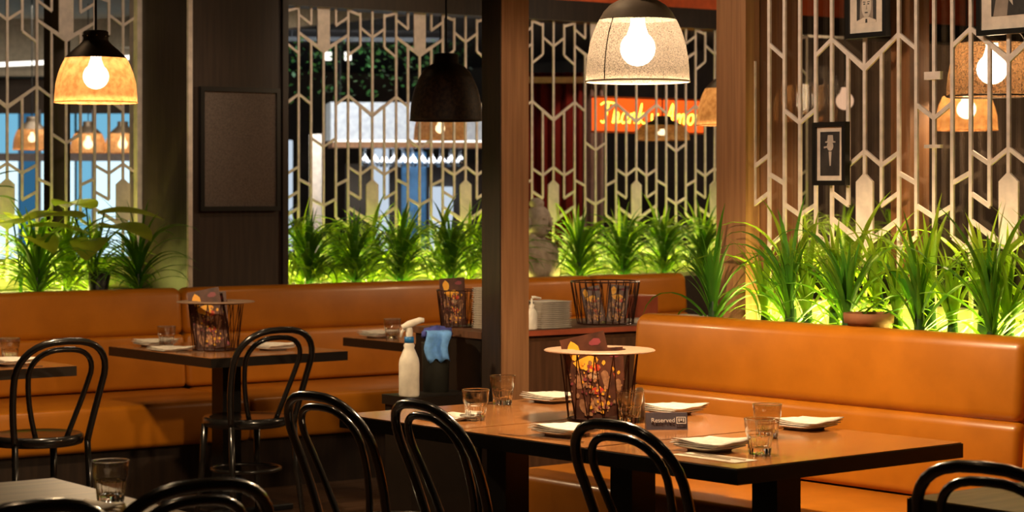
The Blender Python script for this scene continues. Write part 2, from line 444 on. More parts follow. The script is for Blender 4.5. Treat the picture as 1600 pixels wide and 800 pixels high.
# ------------------------------------------------------------------ bentwood chairs
def make_chair():
    t = thing('bentwood_chair', '', 'chair', group='black bentwood chairs')
    def rake(z): q = max(0, z - .46); return -.150 - q * .17 - q * q * .48
    def hoop(w_top, w_bot, z0, ztop, k):
        pts = []; zc = ztop - w_top * .37
        for i in range(6):
            q = i / 6; z = z0 + (zc - z0) * q; w_ = w_bot + (w_top - w_bot) * (math.sin(q * math.pi / 2) * .5 + q * .5)
            pts.append((-w_ / 2, z))
        for i in range(17):
            a = math.pi - math.pi * i / 16
            cx_, sn = math.cos(a), math.sin(a)
            pts.append((math.copysign(abs(cx_) ** .74, cx_) * w_top / 2, zc + abs(sn) ** .95 * (ztop - zc)))
        for i in range(5, -1, -1):
            q = i / 6; z = z0 + (zc - z0) * q; w_ = w_bot + (w_top - w_bot) * (math.sin(q * math.pi / 2) * .5 + q * .5)
            pts.append((w_ / 2, z))
        return [(x, rake(z) + k, z) for x, z in pts]
    MB().tube(hoop(.395, .32, .45, .88, 0), .0145, 10).build('back_hoop', 'chair_black', t, True)
    MB().tube(hoop(.275, .13, .46, .845, .004), .0115, 10).build('inner_hoop', 'chair_black', t, True)
    MB().lathe([(0, .475), (.12, .470), (.165, .474), (.185, .478), (.195, .470), (.197, .455), (.19, .437), (.175, .432), (0, .432)], 32).build('seat', 'chair_black', t, True)
    ring = [(.155 * math.cos(a), .155 * math.sin(a), .24) for a in [2 * math.pi * i / 24 for i in range(24)]]
    MB().tube(ring, .009, 8, closed=True).build('ring_stretcher', 'chair_black', t, True)
    for sx in (-1, 1):
        MB().tube([(sx * .160, -.150, .455), (sx * .164, -.165, .25), (sx * .18, -.205, 0)], [.0145, .0145, .012], 8).build('rear_leg', 'chair_black', t, True)
        MB().tube([(sx * .135, .135, .44), (sx * .142, .145, .25), (sx * .16, .17, 0)], [.017, .015, .011], 8).build('front_leg', 'chair_black', t, True)
    return t
def chair(label, hx, hy, deg):
    """hx,hy: where the top of the back hoop stands; deg: direction it faces"""
    a = R(deg); ox, oy = math.cos(a), math.sin(a)
    instance('chair', make_chair, label, (hx + .29 * ox, hy + .29 * oy, 0), a - R(90))
chair('black bentwood chair in front of the table at the left edge', 3.74, 8.24, 90)
chair('black bentwood chair in front of the left table with the wire basket', 4.80, 8.35, 91)
chair('black bentwood chair at the far end of the long table, left of the spray bottle', 3.365, 5.625, 6)
chair('black bentwood chair at the long table just below the spray bottle', 3.475, 5.23, -2)
chair('black bentwood chair at the long table in front of its wire basket', 3.59, 4.48, 5)
chair('black bentwood chair beside the lone tumbler at bottom left, only its back showing', 2.155, 4.08, 92)
chair('black bentwood chair at the bottom left corner, just the tip of its hoop showing', 1.745, 4.0, 90)
chair('black bentwood chair in the bottom right corner', 3.71, 3.31, 14)

# ------------------------------------------------------------------ pendant lamps
def pendant(label, x, y, zr, shade_m, cap_m, d=.33, power=0, bulb='bulb', cordtop=2.9, style='bell', bulb_r=.034, bulb_z=.10, rivets=False, seam=False):
    t = thing('pendant_lamp', label, 'lamp', (x, y, zr))
    k = d / .33
    if style == 'bell':
        sp = [(.165, 0), (.164, .03), (.160, .075), (.150, .115), (.137, .15), (.122, .18)]
        cp = [(.124, .178), (.108, .195), (.088, .214), (.066, .232), (.054, .245), (.05, .252), (.05, .285), (.04, .29), (0, .29)]
    else:
        sp = [(.165, 0), (.164, .03), (.161, .07), (.153, .115), (.143, .15), (.128, .185), (.122, .197)]
        cp = [(.123, .195), (.108, .222), (.088, .243), (.066, .256), (.056, .26), (.056, .30), (.045, .305), (0, .305)]
    sp = [(r * k, z * k) for r, z in sp]; cp = [(r * k, z * k) for r, z in cp]; top = cp[-1][1]
    MB().lathe(sp, 40).build('shade', shade_m, t, True)
    rim = [(.165 * k * math.cos(2 * math.pi * i / 40), .165 * k * math.sin(2 * math.pi * i / 40), 0) for i in range(40)]
    MB().tube(rim, .003, 6, closed=True).build('rim', cap_m if seam else 'shade_amber' if shade_m == 'shade_amber' else cap_m, t, True)
    cap = MB().lathe(cp, 32).build('cap', cap_m, t, True)
    if rivets:
        for i in range(8):
            a = 2 * math.pi * (i + .5) / 8
            MB().sphere((.051 * math.cos(a), .051 * math.sin(a), .268), .004, 8, 6).build('rivet', 'steel', cap, True)
    if seam:
        for a0 in (R(180 + 12), R(12)):
            MB().tube([(r * 1.004 * math.cos(a0), r * 1.004 * math.sin(a0), z) for r, z in sp], .0018, 5).build('seam', 'cap_metal', t)
    if power is not None:
        bm_ = MB().sphere((0, 0, bulb_z), bulb_r, 16, 10)
        bm_.lathe([(bulb_r * .62, bulb_z + bulb_r * .75), (bulb_r * .42, bulb_z + bulb_r * 1.35), (bulb_r * .4, bulb_z + bulb_r * 1.7)], 12)
        b = bm_.build('bulb', bulb, t, True)
        MB().tube([(0, 0, bulb_z + bulb_r * 1.6), (0, 0, top - .01)], .016, 10).build('socket', 'cap_metal', t)
    MB().tube([(0, 0, top - .005), (0, 0, cordtop - zr)], .0055, 6).build('cord', 'black_iron', t)
    if power:
        light('lamp_light', 'SPOT', (x, y, zr + .03), power, (1, .70, .40), spot_size=R(168), spot_blend=.35, shadow_soft_size=.05)
    return t
pendant('large pale perforated pendant lamp over the long table', 4.38, 5.35, 1.84, 'shade_pale', 'cap_grey', style='dome', power=95, bulb_r=.056, bulb_z=.105, seam=True)
pendant('amber pendant lamp with dark riveted cap nearest the left edge', 3.798, 8.081, 1.848, 'shade_amber', 'cap_metal', power=60, rivets=True, bulb_r=.052, bulb_z=.105, bulb='bulb_amber')
pendant('dark brown mesh pendant lamp between pillar and wooden post', 5.593, 8.21, 1.812, 'shade_dark', 'cap_metal', style='dome', power=None)
pendant('amber pendant lamp directly behind the dark brown one', 8.50, 12.55, 1.84, 'shade_amber', 'cap_metal', d=.37, power=8, bulb='bulb_far', cordtop=2.95, bulb_z=.08)
pendant('small amber pendant lamp beyond the left lattice, left of the big amber one', 7.777, 17.835, 1.84, 'shade_amber', 'cap_metal', power=8, bulb='bulb_far', cordtop=3.2)
pendant('left one of two touching amber lamps seen below the riveted amber lamp', 8.60, 18.46, 1.83, 'shade_amber', 'cap_metal', power=6, bulb='bulb_far', cordtop=3.2, bulb_r=.045, bulb_z=.08)
pendant('right one of two touching amber lamps seen below the riveted amber lamp', 8.86, 18.28, 1.83, 'shade_amber', 'cap_metal', power=6, bulb='bulb_far', cordtop=3.2, bulb_r=.045, bulb_z=.08)
pendant('amber pendant lamp hanging in front of the red neon sign', 9.65, 11.52, 1.835, 'shade_amber', 'cap_metal', d=.38, power=8, bulb='bulb_far', cordtop=3.95).scale = (1, 1, .5)
pendant('amber pendant lamp half hidden behind the post right of the neon sign', 7.76, 8.701, 1.84, 'shade_amber', 'cap_metal', d=.36, power=22, bulb='bulb_amber')
pendant('rattan pendant lamp close behind the glass at the top right corner', 6.13, 5.435, 1.84, 'shade_rattan', 'cap_metal', power=14, style='dome', bulb_r=.056, bulb_z=.10)
pendant('amber pendant lamp seen through the right glass below the rattan lamp', 9.535, 8.647, 1.84, 'shade_amber', 'cap_metal', d=.36, power=16, bulb_r=.055, bulb_z=.12, bulb='bulb_amber')
def globe(label, x, y, z, r, m):
    t = thing('globe_lamp', label, 'lamp', (x, y, z))
    b = MB().sphere((0, 0, 0), r, 20, 12); b.lathe([(r * .6, r * .78), (r * .4, r * 1.3), (r * .38, r * 1.6)], 12)
    b.build('bulb', m, t, True)
    MB().tube([(0, 0, r * 1.5), (0, 0, r * 2.2)], r * .42, 10).build('socket', 'cap_metal', t)
    MB().tube([(0, 0, r * 2.1), (0, 0, 2.9 - z)], .005, 6).build('cord', 'black_iron', t)
emit('globe_dim', (1.0, .62, .40), .62)
globe('dim bare globe bulb between the two left portraits behind the glass', 9.961, 10.068, 2.065, .058, 'globe_dim')
globe('small dim globe bulb low behind the right glass near the post', 9.70, 10.40, 1.885, .042, 'globe_dim')

# ------------------------------------------------------------------ planters and plants
def planter(label, x0, y0, x1, y1, z):
    t = thing('planter_box', label, 'planter', ((x0 + x1) / 2, (y0 + y1) / 2, 0)); a, b = (x1 - x0) / 2, (y1 - y0) / 2
    bb = MB()
    for c in ((-a, -b, a, -b + .02), (-a, b - .02, a, b), (-a, -b + .02, -a + .02, b - .02), (a - .02, -b + .02, a, b - .02)): bb.box(c[0], c[1], 0, c[2], c[3], z)
    bb.build('box', 'planter', t)
    MB().box(-a + .02, -b + .02, .5, a - .02, b - .02, z - .06).build('soil', 'soil', t)
    MB().box(-a + .03, b - .06, z - .06, a - .03, b - .04, z - .045).build('led_strip', 'led', t)
planter('low dark planter under the left lattice bay', 3.1, 10.5, 5.42, 11.04, .95)
planter('low dark planter under the middle lattice with strappy plants', 6.07, 10.5, 12.2, 11.04, .95)
pr = thing('planter_box', 'narrow planter behind the right banquette', 'planter', (5.6, 5.4, 0))
wedge = lambda q: [(-.085 + q, 1.08 - q), (.11 - q, 1.08 - q), (.11 - q, -1.0 + q), (.045 + q, -1.0 + q)]
MB().prism(wedge(0), 0, .88, lambda u, v, w_: (u, v, w_)).build('box', 'planter', pr)
MB().prism(wedge(.008), .88, .90, lambda u, v, w_: (u, v, w_)).build('soil', 'soil', pr)
MB().box(.09, -.95, .90, .10, 1.03, .915).build('led_strip', 'led', pr)

def leaf_mesh(L, wd, el0, droop, curl, fold=.35, seg=9, twist=0.0):
    """strap leaf growing from the origin along +X, arching over"""
    vs = []; x = z = 0; a = el0
    for i in range(seg + 1):
        q = i / seg
        ww = wd * (.55 + 1.2 * q) if q < .35 else wd * (1 - ((q - .35) / .65) ** 2.2)
        ww = max(ww, .0008) / 2
        sx = curl * q * q * L * .3
        nx, nz = -math.sin(a), math.cos(a)
        vs += [(x + nx * ww * fold, sx - ww, z + nz * ww * fold), (x, sx, z), (x + nx * ww * fold, sx + ww, z + nz * ww * fold)]
        st = L / seg; x += math.cos(a) * st; z += math.sin(a) * st; a -= droop / seg * (.5 + q)
    fs = []
    for i in range(seg):
        b = i * 3; fs += [(b, b + 3, b + 4, b + 1), (b + 1, b + 4, b + 5, b + 2)]
    return vs, fs
LEAVES = []
for L, wd, el, dr, cu in [(.42, .024, 1.38, .9, .1), (.48, .024, 1.15, 1.9, -.2), (.46, .023, .95, 1.9, .25), (.42, .022, .70, 1.5, -.15),
                          (.38, .021, .45, 1.1, .2), (.52, .024, 1.25, 2.3, .15), (.34, .023, 1.48, .3, 0), (.46, .022, .80, 2.2, -.3)]:
    LEAVES.append(leaf_mesh(L * 1.04, wd, el, dr, cu))
def rosette(r, n):
    """(leaf variant, azimuth, height offset, scale) for one plant"""
    out = []
    for i in range(n):
        q = i / n
        k = r.choice([0, 6, 1] if q < .14 else [1, 5, 2, 5] if q < .45 else [2, 7, 3, 7, 2] if q < .75 else [3, 4, 7, 3])
        out.append((k, i * 2.39996 + r.uniform(-.3, .3), .03 + .17 * (1 - q) * r.uniform(.5, 1), r.uniform(.72, 1.12)))
    return out
def leaf_points(v, az, h, s, sc, org, step=3):
    """world points along a leaf's edges"""
    c_, s_ = math.cos(az), math.sin(az)
    return [(org[0] + sc * s * (x * c_ - y * s_), org[1] + sc * s * (x * s_ + y * c_), org[2] + sc * (z * s + h)) for x, y, z in LEAVES[v][0][::step]]
def fit_leaves(r, n, sc, org, bad):
    """leaves of one plant; those that would grow into a wall are turned aside"""
    out = []
    for v, az, h, s in rosette(r, n):
        for az2 in (az, -az, math.pi - az, math.copysign(R(80), math.sin(az)), math.pi - math.copysign(R(80), math.sin(az)), R(180), R(-90)):
            if not any(bad(*p) for p in leaf_points(v, az2, h, s, sc, org, 1)):
                out.append((v, az2, h, s)); break
    return out
def bad_back(x, y, z): return (5.43 < x < 6.07 and y > 10.42) or y > 11.135
STEM = MB().lathe([(.020, 0), (.024, .05), (.016, .16), (.004, .22)], 10).mesh('stem', True)
def plant_back(label, x, y, z, seed, mat, sc, n=64, group='strappy plants in the back planters'):
    t = thing('strappy_plant', label, 'plant', (x, y, z), 0, group); t.scale = (sc, sc, sc)
    b = MB()
    for v, az, h, s in fit_leaves(random.Random(seed * 31 + int(x * 100)), n, sc, (x, y, z), bad_back):
        vs, fs = LEAVES[v]; c_, s_ = math.cos(az), math.sin(az)
        b.add([((px * c_ - py * s_) * s, (px * s_ + py * c_) * s, pz * s + h) for px, py, pz in vs], fs)
    f = b.build('foliage', mat, t, True); f['kind'] = 'stuff'
    put('stem', STEM, 'leaf_dark', t)
    return t
LEAFME = [[None] * len(LEAVES) for _ in range(2)]
def plant_front(label, x, y, z, seed, mat, sc, n=54, group='strappy plants behind the right banquette'):
    r = random.Random(seed)
    t = thing('strappy_plant', label, 'plant', (x, y, z), 0, group); t.scale = (sc, sc, sc)
    mi = 0 if mat == 'leaf_green' else 1
    for v, az, h, s in fit_leaves(r, n, sc, (x, y, z), lambda px, py, pz: px > 5.72 or (px > 5.67 and 6.27 < py < 6.46)):
        if math.cos(az) < -.25: v, s = (0, 6)[v % 2], s * .72
        if LEAFME[mi][v] is None: LEAFME[mi][v] = MB().add(*LEAVES[v]).mesh('leaf', True)
        o = put('leaf', LEAFME[mi][v], mat, t, (0, 0, h), az); o.scale = (s, s, s)
    put('stem', STEM, 'leaf_dark', t)
    return t
ordw = ['first', 'second', 'third', 'fourth', 'fifth', 'sixth', 'seventh', 'eighth', 'ninth']
# middle bay, front row
for i, x in enumerate((6.33, 6.64, 6.95, 7.31, 7.62)):
    plant_back('green strappy plant, %s from the left in the middle planter' % ordw[i], x, 10.68, .9, 11 + i % 4, 'leaf_green', .98)
for i, x in enumerate((6.18, 6.42, 6.66, 6.9, 7.14, 7.38, 7.62)):
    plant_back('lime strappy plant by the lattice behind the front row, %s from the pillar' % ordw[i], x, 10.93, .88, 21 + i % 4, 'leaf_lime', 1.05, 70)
for i, x in enumerate((8.29, 8.64, 8.97, 9.3)):
    plant_back('green strappy plant in the planter right of the stone bust, %s from it' % ordw[i], x, 10.7, .9, 12 + i % 4, 'leaf_green', .98)
for i, x in enumerate((8.45, 8.8, 9.15, 9.5, 9.9, 10.3, 10.8, 11.3)):
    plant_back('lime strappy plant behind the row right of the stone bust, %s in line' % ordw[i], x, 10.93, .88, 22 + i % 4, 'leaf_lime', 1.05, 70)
# left bay
plant_back('dark strappy plant nearest the left edge in the left planter', 4.66, 10.62, .9, 13, 'leaf_green', 1.0)
plant_back('strappy plant beside the pillar in the left planter', 5.24, 10.62, .9, 14, 'leaf_green', 1.0)
plant_back('lime strappy plant above the small spotlight in the left planter', 4.93, 10.85, .9, 23, 'leaf_lime', 1.1)
plant_back('lime strappy plant between the first two in the left planter', 4.78, 10.92, .88, 21, 'leaf_lime', 1.0)
plant_back('lime strappy plant left of the pillar by the lattice', 5.12, 10.93, .88, 22, 'leaf_lime', 1.0)
# right planter: each leaf its own part
for i, (y, dx) in enumerate(((6.36, 0), (5.93, .0), (5.63, 0), (5.28, .0), (4.95, 0))):
    plant_front('big green strappy plant, %s from the wooden post in the right planter' % ordw[i], 5.585 + dx, y, .90, 40 + i, 'leaf_green', 1.02)
for i, y in enumerate((6.15, 5.92, 5.70, 5.46, 5.2, 4.95, 4.7)):
    plant_front('lime strappy plant close to the right glass, %s from the wooden post' % ordw[i], 5.665, y, .90, 60 + i, 'leaf_lime', .98, 44)
for i, y in enumerate((6.04, 5.8, 5.58, 5.33, 5.08, 4.83)):
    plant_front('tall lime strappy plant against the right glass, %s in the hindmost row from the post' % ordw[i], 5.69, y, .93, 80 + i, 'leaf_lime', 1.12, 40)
# broad leaved plant
def broad(label, x, y, z, leaves, mat='leaf_broad'):
    t = thing('broad_leaf_plant', label, 'plant', (x, y, z))
    for az, h, reach, L, wd, tilt in leaves:
        ca, sa = math.cos(az), math.sin(az)
        base = Vector((ca * reach, sa * reach, h))
        MB().tube([(0, 0, 0), (ca * reach * .3, sa * reach * .3, h * .6), tuple(base)], .005, 6).build('stalk', 'leaf_green', t, True)
        vs = []; seg = 10
        for i in range(seg + 1):
            q = i / seg; wv = wd / 2 * math.sin(math.pi * min(1, q * .92 + .08)) ** .7 * (1 - .25 * q) + .001
            d = (q - .1) * L; zz = math.sin(tilt) * d - .25 * L * q * q; dd = d * math.cos(tilt)
            for sd in (-1, -.5, 0, .5, 1):
                px, py = dd, sd * wv
                vs.append((base.x + px * ca - py * sa, base.y + px * sa + py * ca, base.z + zz + abs(sd) * wv * .25))
        fs = [(i * 5 + j, (i + 1) * 5 + j, (i + 1) * 5 + j + 1, i * 5 + j + 1) for i in range(seg) for j in range(4)]
        MB().add(vs, fs).build('leaf', mat, t, True)
broad('broad leaved olive plant by the lattice left of the pillar', 5.02, 10.72, .9,
      [(R(-25), .47, .06, .36, .28, .16), (R(-165), .45, .12, .40, .26, .20), (R(-75), .40, .14, .36, .26, .05), (R(5), .39, .06, .34, .24, .05), (R(-120), .33, .14, .30, .22, -.1), (R(100), .50, .06, .34, .26, .3)])
broad('broad leaved olive plant at the left edge of the left planter', 4.62, 10.74, .9,
      [(R(-20), .40, .06, .36, .24, .12), (R(-150), .42, .06, .34, .24, .15), (R(-85), .35, .10, .28, .22, -.05), (R(60), .44, .05, .30, .24, .25)])
broad('dark leafy plant cut by the left edge of the picture', 4.42, 10.75, .9,
      [(R(-20), .66, .05, .17, .07, .5), (R(-60), .60, .04, .18, .07, .3), (R(10), .56, .05, .18, .07, .1), (R(-100), .52, .04, .18, .07, .4)], 'leaf_dark')
# pots and spotlight in the planters
t = thing('plant_pot', 'brown terracotta pot tucked between the right planter leaves', 'pot', (5.56, 5.50, .90))
MB().lathe([(0, 0), (.055, 0), (.075, .125), (.088, .125), (.09, .16), (.078, .16), (.074, .12), (0, .12)], 24).build('pot', 'terracotta', t, True)
MB().lathe([(.074, .13), (0, .13)], 24).build('soil', 'soil', t)
t = thing('spotlight', 'small dark cylindrical spotlight in the left planter', 'spotlight', (5.016, 10.62, .89))
MB().tube([(0, 0, 0), (0, 0, .05)], .012, 8).build('stake', 'black_iron', t)
MB().tube([(-.02, -.01, .05), (.006, .02, .155)], [.05, .058], 20).build('housing', 'black_iron', t)
MB().tube([(.006, .02, .1555), (.0065, .0207, .1575)], .05, 20).build('lens', 'glass', t)

# stone bust
t = thing('stone_bust', 'grey stone bust with topknot in the planter beside the wooden post', 'sculpture', (8.02, 10.78, .96), R(20)); t.scale = (1.18, 1.1, 1.12)
bb = MB()
bb.lathe([(0, 0), (.15, 0), (.155, .03), (.145, .09), (.15, .14), (.12, .185), (.06, .205), (.052, .235), (0, .235)], 24)
o = bb.build('shoulders', 'stone', t, True)
for v in o.data.vertices: v.co.y *= .62; v.co.x *= 1.15
hb = MB().sphere((0, -.01, .30), .082, 20, 14, (.88, .95, 1.15))
hb.sphere((0, .0, .40), .042, 14, 8, (1, 1, .8))
hb.tube([(0, -.085, .325), (0, -.098, .285), (0, -.083, .277)], [.007, .014, .008], 8)
for sx in (-1, 1):
    hb.sphere((sx * .03, -.076, .318), .013, 10, 6, (1.3, .6, .6))
    hb.sphere((sx * .075, .0, .29), .022, 10, 8, (.4, .8, 1.7))
hb.sphere((0, -.083, .258), .014, 10, 6, (1.5, .6, .5))
hb.build('head', 'stone', t, True)

# ------------------------------------------------------------------ service counter
c = thing('service_cabinet', 'dark wooden service cabinet behind the wooden post', 'cabinet', (5.30, 7.485, 0))
MB().box(0, .02, 0, 1.55, .52, .865).build('body', 'cabinet_wood', c)
MB().box(-.008, .02, .0, .0, .52, .865).build('side_panel', 'table_edge', c)
MB().box(-.02, .0, .867, 1.57, .54, .895).build('countertop', 'cabinet_wood', c)
MB().box(.12, -.006, .870, 1.57, 0, .892).build('front_lip', 'shelf_red', c)
for i in range(3):
    d = MB().box(.14 + i * .47, .004, .08, .59 + i * .47, .02, .845).build('door', 'cabinet_wood', c)
    MB().box(.54 + i * .47, -.008, .55, .555 + i * .47, .004, .68).build('handle', 'steel', d)
# low ledge at the cabinet's left with cleaning things
c = thing('utility_stand', 'low dark stand at the cabinet side under the spray bottle', 'stand', (5.07, 7.60, 0))
MB().box(-.15, -.12, .60, .20, .10, .64).build('top', 'table_edge', c)
MB().box(-.14, -.11, 0, .19, .09, .60).build('body', 'table_edge', c)
t = thing('cleaning_caddy', 'tall dark grey caddy with the blue cloths hung on it', 'caddy', (5.165, 7.66, .64))
MB().lathe([(0, 0), (.055, 0), (.06, .205), (.063, .21), (.055, .21), (.05, .01), (0, .01)], 20).build('bucket', 'bin_grey', t, True)
def cloth(name, label, loc, w_, h_, m, rot):
    vs = []; nx, nz = 10, 10
    for j in range(nz + 1):
        for i in range(nx + 1):
            q = j / nz; u = (i / nx - .5) * w_ * (1 - .12 * q)
            if q < .25: y, z = .05 - q * .26, .012 - q * .01
            else: y, z = -.018 - .012 * math.sin(i * .9), .01 - (q - .25) / .75 * h_ * (1 + .08 * math.sin(i * 1.3))
            vs.append((u + .008 * math.sin(j * .7), y + .004 * math.sin(i * 1.7 + j), z))
    fs = [(j * 11 + i, j * 11 + i + 1, (j + 1) * 11 + i + 1, (j + 1) * 11 + i) for j in range(nz) for i in range(nx)]
    o = MB().add(vs, fs).build(name, m, None, True, loc, rot)
    md = o.modifiers.new('thick', 'SOLIDIFY'); md.thickness = .003
    return tag(o, label, 'cloth')
cloth('cleaning_cloth', 'light blue cleaning cloth draped beside the spray bottle', (5.14, 7.61, .886), .105, .12, 'cloth_blue', R(-30))
t = MB(); r2 = random.Random(3)
t.sphere((0, 0, .03), .055, 16, 10, (1.35, .8, .6))
o = t.build('bunched_cloth', 'cloth_navy', None, True, (5.18, 7.67, .852)); tag(o, 'dark blue bunched cloth lying on the grey caddy', 'cloth')
for v in o.data.vertices: v.co += Vector((r2.uniform(-1, 1), r2.uniform(-1, 1), r2.uniform(-1, 1))) * .008
# spray bottle
t = thing('spray_bottle', 'white trigger spray bottle with blue collar left of the blue cloth', 'bottle', (4.955, 7.545, .64), R(-30))
MB().lathe([(0, 0), (.040, 0), (.043, .006), (.043, .135), (.040, .155), (.028, .185), (.021, .20), (.024, .212), (.018, .222), (.014, .226), (0, .226)], 24).build('bottle', 'plastic_white', t, True)
MB().lathe([(.019, .222), (.020, .222), (.020, .246), (.016, .248)], 20).build('collar', 'plastic_blue', t, True)
hd = MB().lathe([(.014, .246), (.015, .275), (.013, .285)], 14)
hd.tube([(-.028, 0, .283), (.0, 0, .298), (.045, 0, .315), (.062, 0, .315)], [.013, .016, .013, .009], 10)
hd.build('spray_head', 'plastic_white', t, True)
MB().tube([(-.012, 0, .285), (-.030, 0, .268), (-.036, 0, .244)], [.007, .006, .004], 8).build('trigger', 'plastic_white', t, True)

# ------------------------------------------------------------------ tableware
def make_tumbler():
    t = thing('tumbler', '', 'glass', group='clear fluted tumblers')
    n = 40
    fl = lambda i, j: (1 - .08 * (i % 4 == 0)) if j >= 1 else 1
    b = MB().lathe([(.0368, .050), (.0375, .055), (.0412, .062), (.0428, .080), (.0443, .0985), (.0440, .1), (.0434, .0985), (.0405, .064)], n)
    o = b.build('bowl', 'tumbler_wall', t, True); smooth_by_angle(o.data, 50)
    MB().tube([(.0440 * math.cos(2 * math.pi * i / 40), .0440 * math.sin(2 * math.pi * i / 40),   .0995) for i in range(40)], .0015, 6, closed=True).build('rim', 'glass', t, True)
    o = MB().lathe([(0, 0), (.030, 0), (.0325, .004), (.0345, .026), (.0372, .050), (.0355, .052), (.0325, .028), (.029, .018), (0, .016)], n, flute=fl).build('fluted_base', 'glass', t, True)
    smooth_by_angle(o.data, 28)
    return t
def tumbler(label, x, y, z=.75): instance('tumbler', make_tumbler, label, (x, y, z), rnd.uniform(0, 1))
tumbler('clear tumbler nearest the spray bottle on the long table', 4.045, 5.768)
tumbler('clear tumbler beside the wooden post on the far end of the long table', 4.421, 6.141)
tumbler('clear tumbler between the wire basket and the white shaker on the long table', 4.412, 5.43)
tumbler('clear tumbler standing behind another near the long table end', 4.487, 4.864)
tumbler('clear tumbler in front, at the near end of the long table', 4.188, 4.571)
tumbler('clear tumbler on the table in front of the left banquette, left of its wire basket', 4.723, 9.278)
tumbler('clear tumbler on the table cut by the left edge', 3.80, 8.95)
tumbler('clear tumbler on the table half hidden behind the spray bottle', 5.90, 9.137)
tumbler('clear tumbler alone on the worn olive table at bottom left', 2.285, 4.78)

def make_plate():
    t = thing('side_plate', '', 'plate', group='square side plates')
    a = .085
    vs = []; rings = [(.6, 0), (.62, .004), (1.0, .013), (1.0, .016), (.62, .008), (0, .007)]
    b = MB()
    pts = []
    for k, z in rings:
        for i in range(32):
            th = 2 * math.pi * i / 32; cc, ss = math.cos(th), math.sin(th)
            f_ = (abs(cc) ** 5 + abs(ss) ** 5) ** (-1 / 5)
            pts.append((cc * f_ * a * k, ss * f_ * a * k, z))
    b.add(pts, [(j * 32 + i, j * 32 + (i + 1) % 32, (j + 1) * 32 + (i + 1) % 32, (j + 1) * 32 + i) for j in range(5) for i in range(32)] + [tuple(range(31, -1, -1))])
    b.build('plate', 'porcelain', t, True)
    return t
def make_napkin():
    t = thing('folded_napkin', '', 'napkin', group='white folded napkins')
    b = MB(); r = random.Random(5)
    for L in range(3):
        vs = []; z = L * .0035; n = 8
        for j in range(n + 1):
            for i in range(n + 1):
                u, v = (i / n - .5) * .16, (j / n - .5) * .165
                vs.append((u + L * .003, v - L * .004, z + .006 * math.exp(-((u + v) * 18) ** 2) * (L + 1) / 2 + .0015 * math.sin(u * 70 + L) + .002))
        b.add(vs, [(j * 9 + i, j * 9 + i + 1, (j + 1) * 9 + i + 1, (j + 1) * 9 + i) for j in range(n) for i in range(n)])
    o = b.build('cloth', 'napkin', t, True)
    md = o.modifiers.new('thick', 'SOLIDIFY'); md.thickness = .002; md.offset = 1
    return t
def setting(where, x, y, rot=TT, plate=True, z=.75):
    if plate:
        instance('plate', make_plate, 'white square side plate ' + where, (x, y, z), rot)
        instance('napkin', make_napkin, 'folded white napkin on the plate ' + where, (x, y, z + .0155), rot + R(4))
    else: instance('napkin', make_napkin, 'folded white napkin ' + where, (x, y, z + .0005), rot)
setting('at the far bench side corner of the long table', 4.62, 6.12)
setting('behind the small reserved sign', 4.70, 5.56)
setting('right of the two tumblers', 4.74, 4.97)
setting('beside the tumbler nearest the spray bottle', 3.99, 5.86, plate=False)
setting('left of the long table basket', 4.03, 5.27)
setting('in front of the two tumblers', 4.13, 4.72)
setting('behind the tumbler on the left banquette table', 4.72, 9.40, R(2))
setting('at the left corner of the left banquette table', 4.66, 9.12, R(2), plate=False)
setting('right of the left banquette table basket', 5.06, 8.86, R(2))
setting('on the table cut by the left edge', 3.72, 8.74, R(2))
setting('on the table half hidden behind the spray bottle', 5.92, 9.29, R(2))
setting('on the olive table at bottom left', 2.10, 4.60, R(2))
def placemat(label, x, y, rot, a=.15, b=.2):
    tag(MB().box(-a, -b, 0, a, b, .0012).build('paper_placemat', 'paper', None, False, (x, y, .7502), rot), label, 'placemat')
def cutlery(kind, label, x, y, rot, z=.7518):
    b = MB()
    if kind == 'knife': b.box(-.004, -.10, 0, .004, .0, .003); b.prism([(-.006, 0), (.006, 0), (.006, .09), (-.002, .11)], .0005, .002, lambda u, v, w_: (u, v, w_))
    else:
        b.box(-.004, -.10, 0, .004, .02, .003); b.prism([(-.003, .02), (.003, .02), (.010, .05), (-.010, .05)], .0005, .003, lambda u, v, w_: (u, v, w_))
        for k in range(4): b.box(-.010 + k * .0057, .05, .0006, -.0072 + k * .0057, .09, .0026)
    tag(b.build(kind, 'steel', None, False, (x, y, z), rot), label, kind)
# (the near corner: paper mat under plate is kept clear of it)
placemat('paper strip placemat along the near edge of the long table', 3.965 + .06, 4.60 - .02, TT, .045, .125)
placemat('paper placemat under the first tumbler of the long table', 4.08, 5.74, TT, .05, .09) if False else None
cutlery('knife', 'steel knife on the paper strip at the near table corner', 4.005, 4.60, TT)
cutlery('fork', 'steel fork beside the knife at the near table corner', 4.035, 4.57, TT)
cutlery('fork', 'steel fork beside the napkin left of the wire basket', 3.93, 5.18, TT + .2, .7505)
cutlery('knife', 'steel knife beside the napkin under the chair hoop', 3.905, 5.30, TT + .2, .7505)
cutlery('fork', 'fork on the table before the left banquette', 4.70, 8.95, R(80), .7505)
cutlery('knife', 'knife on the table cut by the left edge', 3.70, 8.62, R(80), .7505)

